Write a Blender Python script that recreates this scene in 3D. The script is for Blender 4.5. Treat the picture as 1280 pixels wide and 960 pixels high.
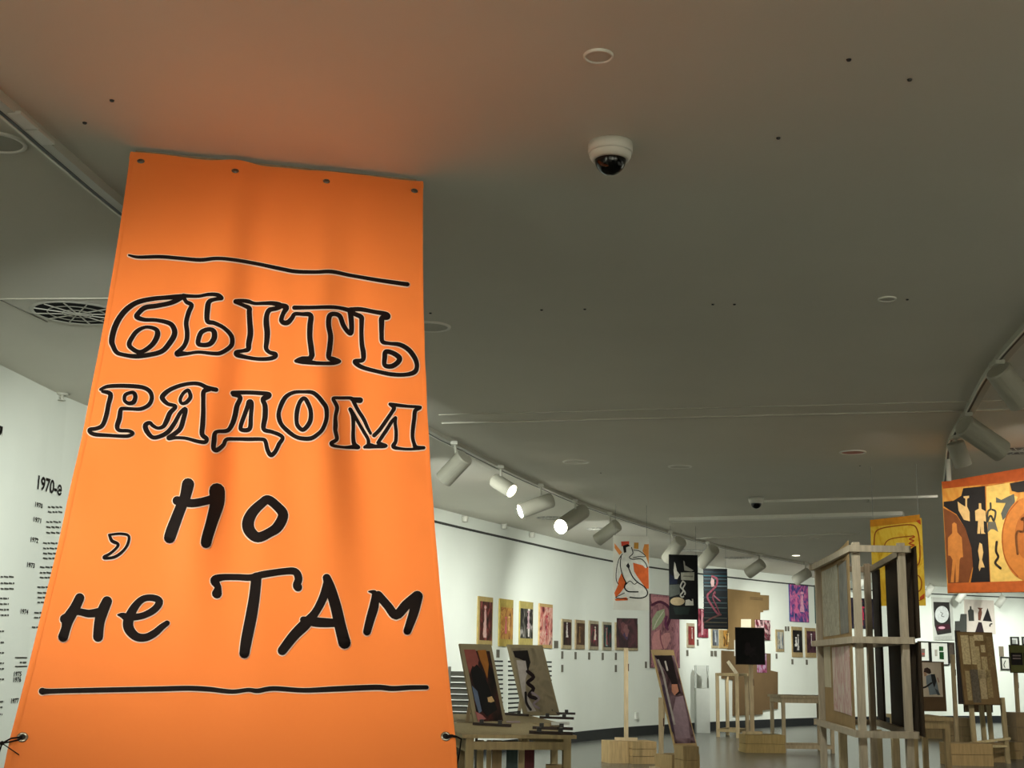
import bpy, math, random
from mathutils import Vector as V, Matrix
random.seed(7)
scene = bpy.context.scene
col = scene.collection
for o in list(bpy.data.objects): bpy.data.objects.remove(o)

# ------------------------------------------------------------------ camera
FPX = 1620.0; TH = math.radians(12.06); PH = 0.017
CAM = V((0, 0, 1.3)); ZC = 3.28
FW = V((0, math.cos(TH), math.sin(TH))); r0 = V((1, 0, 0)); u0 = V((0, -math.sin(TH), math.cos(TH)))
RX = r0*math.cos(PH) + u0*math.sin(PH); UX = u0*math.cos(PH) - r0*math.sin(PH)
cd = bpy.data.cameras.new('camera'); cam = bpy.data.objects.new('camera', cd); col.objects.link(cam)
cd.sensor_width = 36; cd.lens = FPX/1280*36; cd.clip_end = 200
m = Matrix((RX, UX, -FW)).transposed().to_4x4(); m.translation = CAM
cam.matrix_world = m
scene.camera = cam

# ------------------------------------------------------------------ world, exposure, large lights
w = bpy.data.worlds.new('world'); scene.world = w; w.use_nodes = True
w.node_tree.nodes['Background'].inputs[0].default_value = (0.9, 1.0, 0.92, 1)
w.node_tree.nodes['Background'].inputs[1].default_value = 0.05
vs = scene.view_settings
vs.view_transform = 'Standard'; vs.look = 'None'; vs.gamma = 1; vs.use_curve_mapping = False
vs.exposure = 0.75

def spot(name, loc, target, watts, angle, blend=1.0, colr=(1, .93, .8), radius=.06, parent=None, org=V((0, 0, 0))):
    l = bpy.data.lights.new(name, 'SPOT'); l.energy = watts; l.spot_size = math.radians(angle); l.spot_blend = blend
    l.color = colr; l.shadow_soft_size = radius
    o = bpy.data.objects.new(name, l); col.objects.link(o)
    d = (V(target) - V(loc)).normalized()
    o.rotation_euler = d.to_track_quat('-Z', 'Y').to_euler()
    if parent: o.parent = parent; o.location = V(loc) - org
    else: o.location = loc
    return o
WARM = (1, .93, .80); COOL = (.93, 1, .93)
# two gallery spots on the ceiling behind the camera that light the orange banner
spot('banner_spot_lamp', (-2.4, 1.3, 3.15), (-0.95, 4.08, 1.99), 245, 46, 1, WARM)
spot('banner_spot_lamp', (0.6, -0.4, 3.15), (-0.80, 4.10, 2.02), 160, 37, 1, WARM)
# unseen fill spots added behind and right of the view to brighten the ceiling
for (x, y, dx, dy, wt_) in ((-2.6, -1.5, -1.2, 0, 695), (-1.0, -4.2, 0, -1.6, 459), (3.0, -3.8, 0, -2, 1131), (8.0, -3.5, 0, -2, 1131), (7.0, 3.0, .6, 0, 1131), (9.5, 8.0, 1, 0, 1305), (12.5, 14.0, 1, 0, 1305), (15.5, 20.0, 2, 0, 1305), (15.5, 8.0, 2, 0, 459)):
    spot('hall_fill_light', (x, y, 3.15), (x + dx, y + dy, .6), wt_, 110, 1, (1, .96, .86))

# ------------------------------------------------------------------ pixel rays (1280x960 frame) used to survey real positions
def ray(x, y): return FW*FPX + RX*(x-640) - UX*(y-480)
def atz(x, y, z):
    d = ray(x, y); return CAM + d*((z-CAM.z)/d.z)
def aty(x, y, Y):
    d = ray(x, y); return CAM + d*(Y/d.y)

# ------------------------------------------------------------------ materials
def lin(h):
    if isinstance(h, (tuple, list)): return (*h, 1)
    c = [int(h[i:i+2], 16)/255 for i in (0, 2, 4)]
    return tuple((x/12.92 if x <= .04045 else ((x+.055)/1.055)**2.4) for x in c) + (1,)
MATS = {}
def M(h, rough=.7, var=.12, scale=9., stretch=(1, 1, 1), metal=0., bump=0., key=None):
    k = (key or h, rough, var, scale, stretch, metal, bump)
    if k in MATS: return MATS[k]
    mt = bpy.data.materials.new('mat_'+(key or h)); mt.use_nodes = True
    nt = mt.node_tree; b = nt.nodes['Principled BSDF']
    b.inputs['Roughness'].default_value = rough; b.inputs['Metallic'].default_value = metal
    if metal == 0 and rough > .5: b.inputs['Specular IOR Level'].default_value = .2
    c = lin(h)
    if var > 0:
        tc = nt.nodes.new('ShaderNodeTexCoord'); mp = nt.nodes.new('ShaderNodeMapping'); mp.inputs['Scale'].default_value = stretch
        nz = nt.nodes.new('ShaderNodeTexNoise'); nz.inputs['Scale'].default_value = scale; nz.inputs['Detail'].default_value = 4
        rp = nt.nodes.new('ShaderNodeValToRGB')
        rp.color_ramp.elements[0].position = .3; rp.color_ramp.elements[1].position = .7
        rp.color_ramp.elements[0].color = tuple(x*(1-var) for x in c[:3]) + (1,)
        rp.color_ramp.elements[1].color = tuple(min(1, x*(1+var)) for x in c[:3]) + (1,)
        nt.links.new(tc.outputs['Object'], mp.inputs[0]); nt.links.new(mp.outputs[0], nz.inputs['Vector'])
        nt.links.new(nz.outputs['Fac'], rp.inputs[0]); nt.links.new(rp.outputs[0], b.inputs['Base Color'])
        if bump:
            bp = nt.nodes.new('ShaderNodeBump'); bp.inputs['Strength'].default_value = bump; bp.inputs['Distance'].default_value = .004
            nt.links.new(nz.outputs['Fac'], bp.inputs['Height']); nt.links.new(bp.outputs[0], b.inputs['Normal'])
    else:
        b.inputs['Base Color'].default_value = c
    MATS[k] = mt; return mt
def paint(cols, scale=9., seed=0., rough=.5):
    """loose brushwork: distorted noise through a stepped ramp"""
    mt = bpy.data.materials.new('paint'); mt.use_nodes = True; nt = mt.node_tree; b = nt.nodes['Principled BSDF']
    b.inputs['Roughness'].default_value = rough; b.inputs['Specular IOR Level'].default_value = .2
    tc = nt.nodes.new('ShaderNodeTexCoord'); mp = nt.nodes.new('ShaderNodeMapping')
    mp.inputs['Location'].default_value = (seed*3.1, seed*1.7, seed*2.3); mp.inputs['Scale'].default_value = (1, 1, .55)
    nz = nt.nodes.new('ShaderNodeTexNoise'); nz.inputs['Scale'].default_value = scale; nz.inputs['Detail'].default_value = 3; nz.inputs['Distortion'].default_value = 1.6
    rp = nt.nodes.new('ShaderNodeValToRGB'); cr = rp.color_ramp; n = len(cols)
    while len(cr.elements) < n: cr.elements.new(.5)
    for i, c in enumerate(cols):
        cr.elements[i].position = .30 + .40*i/max(1, n-1); cr.elements[i].color = lin(c)
    nt.links.new(tc.outputs['Object'], mp.inputs[0]); nt.links.new(mp.outputs[0], nz.inputs['Vector'])
    nt.links.new(nz.outputs['Fac'], rp.inputs[0]); nt.links.new(rp.outputs[0], b.inputs['Base Color'])
    return mt
def emit(h, s):
    mt = bpy.data.materials.new('glow'); mt.use_nodes = True; b = mt.node_tree.nodes['Principled BSDF']
    b.inputs['Emission Color'].default_value = lin(h); b.inputs['Emission Strength'].default_value = s; return mt
def glass():
    mt = bpy.data.materials.new('clear_acrylic'); mt.use_nodes = True; b = mt.node_tree.nodes['Principled BSDF']
    b.inputs['Transmission Weight'].default_value = 1; b.inputs['Roughness'].default_value = .03; b.inputs['IOR'].default_value = 1.1; return mt
WOOD = lambda h='B9A486', s=(1, 1, 1): M(h, .65, .16, 14, (3, 3, .35), key='wood'+h)
WHITE_METAL = M('B9B7AA', .45, .03, 4)
DARK = M('15120F', .5, .1, 6)
INK = M('17110F', .6, .0)
GRIP = M('2A2420', .5, .1)
KRAFT = M('9C8058', .8, .10, 7)

# ------------------------------------------------------------------ mesh helpers
class MB:
    def __init__(s): s.v = []; s.f = []; s.m = []; s.sm = False
    def add(s, vs, fs, mi=0):
        n = len(s.v); s.v += [V(x) for x in vs]; s.f += [tuple(n+i for i in f) for f in fs]; s.m += [mi]*len(fs); return s
    def obox(s, o, a, b, c, mi=0):
        """box with corner o and edge vectors a,b,c"""
        o, a, b, c = V(o), V(a), V(b), V(c)
        vs = [o, o+a, o+a+b, o+b, o+c, o+a+c, o+a+b+c, o+b+c]
        fs = [(0, 3, 2, 1), (4, 5, 6, 7), (0, 1, 5, 4), (1, 2, 6, 5), (2, 3, 7, 6), (3, 0, 4, 7)]
        if a.cross(b).dot(c) < 0: fs = [f[::-1] for f in fs]
        return s.add(vs, fs, mi)
    def box(s, c, d, mi=0):
        c, d = V(c), V(d); return s.obox(c-d/2, (d.x, 0, 0), (0, d.y, 0), (0, 0, d.z), mi)
    def beam(s, p, q, w, h=None, mi=0, side=None):
        p, q = V(p), V(q); h = h or w; d = (q-p)
        t = d.normalized(); a = side.copy() if side is not None else (V((0, 0, 1)).cross(t) if abs(t.z) < .95 else V((1, 0, 0)))
        a = (a - t*a.dot(t)).normalized(); b = t.cross(a)
        return s.obox(p - a*w/2 - b*h/2, a*w, b*h, d, mi)
    def cyl(s, p, q, r, r2=None, n=20, mi=0, caps=(1, 1)):
        p, q = V(p), V(q); r2 = r if r2 is None else r2; t = (q-p).normalized()
        a = t.orthogonal().normalized(); b = t.cross(a); vs = []; fs = []
        for k in range(n):
            c, sn = math.cos(2*math.pi*k/n), math.sin(2*math.pi*k/n); vs += [p+(a*c+b*sn)*r, q+(a*c+b*sn)*r2]
        for k in range(n):
            i, j = 2*k, 2*((k+1) % n); fs.append((i, j, j+1, i+1))
        if caps[0]: fs.append(tuple(range(2*n-2, -1, -2)))
        if caps[1]: fs.append(tuple(range(1, 2*n, 2)))
        return s.add(vs, fs, mi)
    def lathe(s, c, prof, axis=V((0, 0, 1)), n=28, mi=0):
        """profile of (radius, height along axis) about point c"""
        c = V(c); axis = V(axis).normalized(); a = axis.orthogonal().normalized(); b = axis.cross(a); vs = []; fs = []; L = len(prof)
        for k in range(n):
            cs, sn = math.cos(2*math.pi*k/n), math.sin(2*math.pi*k/n)
            for (r, h) in prof: vs.append(c + (a*cs+b*sn)*r + axis*h)
        for k in range(n):
            k2 = (k+1) % n
            for i in range(L-1): fs.append((k*L+i, k2*L+i, k2*L+i+1, k*L+i+1))
        return s.add(vs, fs, mi)
    def prism(s, pts, d, mi=0):
        pts = [V(p) for p in pts]; d = V(d); n = len(pts)
        fs = [tuple(range(n-1, -1, -1)), tuple(range(n, 2*n))] + [(i, (i+1) % n, n+(i+1) % n, n+i) for i in range(n)]
        return s.add(pts + [p+d for p in pts], fs, mi)
    def tube(s, pts, r, n=8, mi=0):
        for a, b in zip(pts[:-1], pts[1:]): s.cyl(a, b, r, n=n, mi=mi)
        return s
    def build(s, name, mats, parent=None, smooth=False, origin=None):
        org = V((0, 0, 0))
        if parent is not None: org = V(parent['_org'])
        elif origin is not None: org = V(origin)
        me = bpy.data.meshes.new(name); me.from_pydata([tuple(x-org) for x in s.v], [], s.f)
        if not isinstance(mats, (list, tuple)): mats = [mats]
        for mt in mats: me.materials.append(mt)
        me.polygons.foreach_set('material_index', s.m)
        if smooth: me.polygons.foreach_set('use_smooth', [True]*len(s.f))
        me.update()
        o = bpy.data.objects.new(name, me); col.objects.link(o); o['_org'] = tuple(org)
        if parent is not None: o.parent = parent
        else: o.location = org
        return o
def tag(o, label, cat, group=None):
    o['label'] = label; o['category'] = cat
    if group: o['group'] = group
    return o
def thing(name, label, cat, loc, group=None):
    o = bpy.data.objects.new(name, None); col.objects.link(o); o.empty_display_size = .05
    o.location = loc; o['_org'] = tuple(loc); return tag(o, label, cat, group)
def struct(o): o['kind'] = 'structure'; return o
def catmull(pts, n=8, closed=False):
    N = len(pts); out = []
    rng = range(N) if closed else range(N-1)
    def g(i): return pts[i % N] if closed else pts[max(0, min(N-1, i))]
    for i in rng:
        a, b, c, d = g(i-1), g(i), g(i+1), g(i+2)
        for k in range(n):
            t = k/n
            out.append(tuple(.5*((2*b[j]) + (-a[j]+c[j])*t + (2*a[j]-5*b[j]+4*c[j]-d[j])*t*t + (-a[j]+3*b[j]-3*c[j]+d[j])*t**3) for j in range(len(b))))
    if not closed: out.append(tuple(pts[-1]))
    return out
def ribbon(pts, grow=0., n=6, closed=False, cap=True):
    """pts (x,y,width) -> list of 2D polygons that fill a brush stroke"""
    P = catmull(pts, n, closed); L = len(P); polys = []; Lf = []; Rt = []
    for i in range(L):
        a = P[(i-1) % L] if (closed or i > 0) else P[i]; b = P[(i+1) % L] if (closed or i < L-1) else P[i]
        dx, dy = b[0]-a[0], b[1]-a[1]; l = math.hypot(dx, dy) or 1; h = P[i][2]/2 + grow
        nx, ny = -dy/l*h, dx/l*h; Lf.append((P[i][0]+nx, P[i][1]+ny)); Rt.append((P[i][0]-nx, P[i][1]-ny))
    for i in range(L if closed else L-1):
        j = (i+1) % L; polys.append([Lf[i], Lf[j], Rt[j], Rt[i]])
    for i in range(0, L, max(1, n//2)):
        h = P[i][2]/2 + grow; polys.append([(P[i][0]+h*math.cos(t*math.pi/6), P[i][1]+h*math.sin(t*math.pi/6)) for t in range(12)])
    if not closed:
        h = P[-1][2]/2 + grow; polys.append([(P[-1][0]+h*math.cos(t*math.pi/6), P[-1][1]+h*math.sin(t*math.pi/6)) for t in range(12)])
    return polys

class Rect:
    """flat panel: bottom-left corner, edge vectors e (right) and u (up); n faces the viewer side"""
    def __init__(s, bl, e, u):
        s.o, s.e, s.u = V(bl), V(e), V(u); s.n = s.e.cross(s.u).normalized()
        s.w, s.h = s.e.length, s.u.length
    def hit(s, x, y, off=0.):
        d = ray(x, y); t = (s.o-CAM).dot(s.n)/d.dot(s.n); return CAM + d*t + s.n*off
    def uv(s, u, v, off=0.): return s.o + s.e*u + s.u*v + s.n*off
    def slab(s, mb, th=.012, mi=0): return mb.obox(s.o - s.n*th, s.e, s.u, s.n*th, mi)
    def sub(s, mb, x0, y0, x1, y1, off=.002, th=.002, mi=0):
        """flat sheet given by fractions of the panel"""
        return mb.obox(s.uv(x0, y0, off-th), s.e*(x1-x0), s.u*(y1-y0), s.n*th, mi)
def lean(bl3, px_tl, alpha, width):
    """rectangle standing on bl3 whose lower edge runs at yaw alpha and whose top-left corner is seen at px_tl"""
    e = V((math.cos(alpha), math.sin(alpha), 0)); d = ray(*px_tl)
    t = (V(bl3)-CAM).dot(e)/d.dot(e); tl = CAM + d*t
    return Rect(bl3, e*width, tl - V(bl3))
def hang(x0, y0, x1, y1, Y, yaw=0., xb=None):
    """vertical rectangle hung at depth Y: left edge x0 from y0 to y1, right edge at x1"""
    tl = aty(x0, y0, Y); e = V((math.cos(yaw), math.sin(yaw), 0)); n = V((e.y, -e.x, 0))
    def H(x, y):
        d = ray(x, y); return CAM + d*((tl-CAM).dot(n)/d.dot(n))
    bl = H(x0, y1); tr = H(x1, y0)
    return Rect((tl.x, tl.y, bl.z), e*((tr-tl).dot(e)), (0, 0, tl.z-bl.z))
def art(rect, spec, parent, name='print', off=.002, step=.0006):
    """printed or painted motif: polygons 'p' and strokes 's' as (kind, colour/material, ...)"""
    mb = MB(); mats = []; idx = {}
    def mi(c):
        k = c if isinstance(c, str) else id(c)
        if k not in idx: idx[k] = len(mats); mats.append(M(c, .6, .12, 20) if isinstance(c, str) else c)
        return idx[k]
    for sp in spec:
        if sp[0] == 'p': polys = [sp[3]] ; z = sp[2]
        else:
            z = sp[2]; pts = [(p[0], p[1], (p[2] if len(p) > 2 else sp[4])) for p in sp[3]]; polys = ribbon(pts, n=4)
        tr = lambda q: ((z[0] + q[0]/z[2]), (z[1] + q[1]/z[2]))
        for pl in polys:
            pts3 = [rect.hit(*tr(q), off) for q in pl]; mb.add(pts3, [tuple(range(len(pl)))], mi(sp[1]))
        off += step
    return mb.build(name, mats, parent)
def ell(cx, cy, rx, ry, n=24): return [(cx+rx*math.cos(2*math.pi*k/n), cy+ry*math.sin(2*math.pi*k/n)) for k in range(n)]

# ------------------------------------------------------------------ the room
plan = catmull([(-4.3, -6), (-4.2, -1), (-4.0, 4), (-3.75, 7), (-3.6, 9), (-3.4, 10.7), (-2.55, 13.4), (-.95, 17.36), (.04, 19.64), (1.5, 22.9), (2.6, 24.8), (4.5, 27.3), (7.2, 30.2), (9.8, 32.0), (13, 33.4), (18, 34.6)], 6)
def wall_hit(x, y):
    d = ray(x, y); best = None
    for a, b in zip(plan[:-1], plan[1:]):
        ex, ey = b[0]-a[0], b[1]-a[1]; den = d.x*ey - d.y*ex
        if abs(den) < 1e-9: continue
        t = (a[0]*ey - a[1]*ex)/den; q = (a[0]*d.y - a[1]*d.x)/den
        if t > 0 and -1e-6 <= q <= 1+1e-6 and (best is None or t < best): best = t
    return CAM + d*best
def plan_normals():
    out = []
    for i in range(len(plan)):
        a, b = plan[max(0, i-1)], plan[min(len(plan)-1, i+1)]; dx, dy = b[0]-a[0], b[1]-a[1]; l = math.hypot(dx, dy)
        out.append((dy/l, -dx/l))       # towards the room (right of the direction of travel)
    return out
PN = plan_normals()
def sweep(off0, off1, z0, z1, name, mat, parent=None, i0=0):
    """band that follows the curved wall between two offsets from it"""
    mb = MB(); n = len(plan)-i0; vs = []
    for (x, y), (nx, ny) in zip([p[:2] for p in plan[i0:]], PN[i0:]):
        for o_, z in ((off0, z0), (off1, z0), (off1, z1), (off0, z1)): vs.append((x+nx*o_, y+ny*o_, z))
    fs = []
    for i in range(n-1):
        a, b = 4*i, 4*i+4
        for k in range(4): k2 = (k+1) % 4; fs.append((a+k, b+k, b+k2, a+k2))
    fs += [(0, 1, 2, 3), (4*n-1, 4*n-2, 4*n-3, 4*n-4)]
    mb.add(vs, fs); return mb.build(name, mat, parent)
WALLM = M('E6E9DF', .8, .02, 1.5)
CEILM = M('DFDBCF', .85, .02, 1.2)
def floor_mat():
    mt = M('6E6F69', .25, .12, 2.2, key='polished_floor'); return mt
o = MB().box((6.5, 14.5, -.05), (25, 43, .1)).build('floor', floor_mat()); struct(o)
o = MB().box((6.5, 14.5, ZC+.1), (25, 43, .2)).build('ceiling', CEILM); struct(o); ceiling = o
wall = struct(sweep(-.15, 0, 0, ZC, 'wall_left', WALLM))
struct(sweep(.0, .012, 0, .17, 'baseboard_left', M('1E2023', .5, .1)))
struct(sweep(.0, .035, ZC-.20, ZC-.175, 'trim_1', M('3A3A36', .6, .05), i0=38))
struct(MB().box((18.1, 14.3, ZC/2), (.2, 41, ZC)).build('wall_right', WALLM))
struct(MB().box((6.9, -6.1, ZC/2), (22.4, .2, ZC)).build('wall_back', WALLM))

# transverse ceiling profiles
def ceil_bar(name, x0, y0, x1, y1, wid, drop, mat):
    a, b = atz(x0, y0, ZC), atz(x1, y1, ZC); d = (b-a).normalized(); s_ = V((-d.y, d.x, 0))
    struct(MB().obox(a - V((0, 0, drop)), b-a, s_*wid, (0, 0, drop)).build(name, mat))
BARM = M('C9C5B8', .5, .02); 
ceil_bar('trim_2', 552, 528, 1290, 510, .05, .012, BARM)
ceil_bar('trim_3', 548, 518, 1290, 499, .025, .006, BARM)
ceil_bar('trim_4', 955, 625, 1172, 619, .04, .025, M('F2F0E6', .5, .02))
ceil_bar('trim_5', 836, 647, 1128, 639, .22, .05, M('F2F0E6', .5, .02))
ceil_bar('trim_6', 860, 673, 1075, 666, .03, .012, BARM)
ceil_bar('trim_7', -20, 373, 152, 372, .012, .006, BARM)
ceil_bar('trim_8', -4, 372, 60, 402, .008, .004, M('8A877B', .6, .02))

# ------------------------------------------------------------------ timeline lettering on the left wall
def text_mesh(body, bold=0.):
    cu = bpy.data.curves.new('t', 'FONT'); cu.body = body; cu.size = 1; cu.offset = bold; cu.resolution_u = 3
    ob = bpy.data.objects.new('t', cu); col.objects.link(ob); bpy.context.view_layer.update()
    me = bpy.data.meshes.new_from_object(ob); bpy.data.objects.remove(ob)
    vs = [tuple(v.co) for v in me.vertices]; fs = [tuple(p.vertices) for p in me.polygons]; return vs, fs
def wall_quad(x0, y0, x1, y1):
    """sheet on the wall seen between two upright edges"""
    ym = (y0+y1)/2; a = wall_hit(x0, ym); b = wall_hit(x1, ym); c = wall_hit((x0+x1)/2, y0); d = wall_hit((x0+x1)/2, y1)
    return Rect((a.x, a.y, d.z), (b.x-a.x, b.y-a.y, 0), (0, 0, c.z-d.z))
def wall_text(body, x0, y0, x1, y1, bold=.02, mat=INK):
    r = wall_quad(x0, y0, x1, y1); vs, fs = text_mesh(body, bold)
    ax = min(v[0] for v in vs); bx = max(v[0] for v in vs); ay = min(v[1] for v in vs); by = max(v[1] for v in vs)
    mb = MB().add([r.uv((v[0]-ax)/(bx-ax), (v[1]-ay)/(by-ay), .006) for v in vs], fs); mb.build('lettering', mat, wall)
wall_text('1970-е', 46, 598.5, 77, 616.5, .026)
for t, x, y in (('1970', 43, 631.5), ('1971', 41, 650), ('1972', 37.5, 675), ('1973', 33, 706.5), ('1974', 25, 764.5), ('1975', 16.5, 842.5), ('1976', 16, 849.5), ('1977', 13, 876)):
    wall_text(t, x, y-3.2, x+9.5, y+3.2, .03)
wall_text('Я', -9, 531, 2.2, 545, .05)
wt = MB(); rnd = random.Random(3)
def greek(x, y, n, length):
    """a line of small print: word-sized dashes"""
    px = x
    while px < x+length:
        l = rnd.uniform(2.5, 6); r = wall_quad(px, y-1.3, min(px+l, x+length), y+1.3); r.sub(wt, 0, .12, 1, .88, .006, .001); px += l+1.0
for x, ys, ln in ((59, (634, 640), 18), (57, (652.5, 659, 666), 18), (53, (679, 685.5, 692, 698), 18), (49, (709, 716, 722), 16), (46, (734, 741, 747, 753), 14), (42, (766, 772), 12), (39, (784,), 8), (0, (721, 729, 736), 17), (-10, (748, 755, 762, 769), 20), (-10, (789, 803, 816, 829, 836, 849, 877), 14), (24, (828,), 8), (-10, (884, 893), 12)):
    for y in ys: greek(x, y, 1, ln)
wt.build('small_print', M('4A4A45', .7, 0), wall)
ru = MB()
for y in (822, 833): r = wall_quad(18, y-.7, 33, y+.7); r.sub(ru, 0, 0, 1, 1, .006, .001)
ru.build('rule_lines', INK, wall)

# ------------------------------------------------------------------ the orange banner
TL = atz(163, 190, 3.255); TR = atz(529, 227, 3.255); e_ = (TR-TL)
BLp = V((-1.2887, 3.4889, 1.0776))
bw = e_.length; eu = e_.normalized(); ev = (BLp-TL); ev = ev - eu*ev.dot(eu); vlen = ev.length; ev.normalize()
bn = ev.cross(eu).normalized()
if bn.dot(CAM-TL) < 0: bn = -bn
SH = (BLp-TL).dot(eu)/vlen           # slight skew of the pulled corners
VMAX = vlen + .42
def wrinkle(u, v):
    a = max(0, min(1, v/vlen)); g = lambda x, c, s: math.exp(-((x-c)/s)**2)
    w_ = -.030*math.sin(math.pi*a)
    w_ += .022*g(u, .35, .06)*g(a, .22, .32) - .020*g(u, .44, .055)*g(a, .3, .3) + .016*g(u, .65, .055)*g(a, .33, .25) - .016*g(u, .75, .06)*g(a, .38, .25)
    w_ += .030*g(u, .26+.12*a, .06)*g(a, .66, .15) - .026*g(u, .38+.10*a, .06)*g(a, .60, .16)
    w_ += .032*g(u, .60+.12*a, .065)*g(a, .60, .17) - .026*g(u, .74+.08*a, .07)*g(a, .62, .22)
    w_ += .010*g(u, .52, .06)*g(a, .75, .2) + .008*math.sin(9*u+3*a)*a*(1-a)*2
    w_ += .007*math.sin(34*a+4)*g(u, .03, .045)*g(a, .62, .2) + .004*math.sin(60*a)*g(u, .97, .03)*g(a, .5, .3)
    w_ += .003*math.sin(u*math.pi*6)*math.exp(-a/.05)
    return w_
def bpt(u, v, off=0.):
    """u 0..1 across, v metres down"""
    return TL + eu*(u*bw + SH*v) + ev*v + bn*(wrinkle(u, v)+off)
def bpx(x, y, off=0.):
    d = ray(x, y); t = (TL-CAM).dot(bn)/d.dot(bn); p = CAM+d*t - TL; v = p.dot(ev); u = (p.dot(eu)-SH*v)/bw
    wv = wrinkle(u, v)          # keep the print in place on the slightly wavy cloth
    t = (TL+bn*wv-CAM).dot(bn)/d.dot(bn); p = CAM+d*t - TL; v = p.dot(ev); u = (p.dot(eu)-SH*v)/bw
    return bpt(u, v, off)
def bow(v): a = min(1, v/vlen); return .022*4*a*(1-a)
bo = bpt(.5, 0) ; bo.z = ZC
banner = thing('hanging_banner', 'tall orange fabric banner with black hand-lettered slogan, screwed up at the ceiling', 'banner', bo)
NU, NV = 120, 200; vs_ = []; fs_ = []
for j in range(NV+1):
    v = VMAX*j/NV; b_ = bow(v)
    for i in range(NU+1):
        u = b_ + (1-2*b_)*i/NU; vs_.append(bpt(u, v))
for j in range(NV):
    for i in range(NU):
        a = j*(NU+1)+i; fs_.append((a, a+NU+1, a+NU+2, a+1))
def banner_mat():
    mt = bpy.data.materials.new('orange_banner_cloth'); mt.use_nodes = True; nt = mt.node_tree; b = nt.nodes['Principled BSDF']
    b.inputs['Base Color'].default_value = lin((.95, .25, .055)); b.inputs['Roughness'].default_value = .42
    b.inputs['Specular IOR Level'].default_value = .35
    tc = nt.nodes.new('ShaderNodeTexCoord'); nz = nt.nodes.new('ShaderNodeTexNoise'); nz.inputs['Scale'].default_value = 5; nz.inputs['Detail'].default_value = 2
    bp = nt.nodes.new('ShaderNodeBump'); bp.inputs['Strength'].default_value = .12; bp.inputs['Distance'].default_value = .03
    nt.links.new(tc.outputs['Object'], nz.inputs['Vector']); nt.links.new(nz.outputs['Fac'], bp.inputs['Height']); nt.links.new(bp.outputs[0], b.inputs['Normal'])
    return mt
BANM = banner_mat()
cloth = MB().add(vs_, fs_); cloth = cloth.build('cloth', BANM, banner, True)
sol = cloth.modifiers.new('thickness', 'SOLIDIFY'); sol.thickness = .0015; sol.offset = -1
# folded hems along the edges
for sgn in (0, 1):
    hm = MB(); hv = []; hf = []
    for j in range(101):
        v = VMAX*j/100; b_ = bow(v); e0 = b_ if sgn == 0 else 1-b_; wd = .013 if sgn == 0 else -.013
        for q, of in ((0, .0012), (.5, .0026), (1, .0010)): hv.append(bpt(e0 + wd*q, v, of))
    for j in range(100):
        for q in range(2): a = 3*j+q; hf.append((a, a+3, a+4, a+1))
    hm.add(hv, hf).build('hem', BANM, banner, True)
hm = MB(); hv = []; hf = []
for i in range(61):
    for q, of in ((0, .0012), (.022, .0026), (.045, .0012)): hv.append(bpt(i/60, q, of))
for i in range(60):
    for q in range(2): a = 3*i+q; hf.append((a, a+3, a+4, a+1))
hm.add(hv, hf).build('hem', BANM, banner, True)
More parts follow.
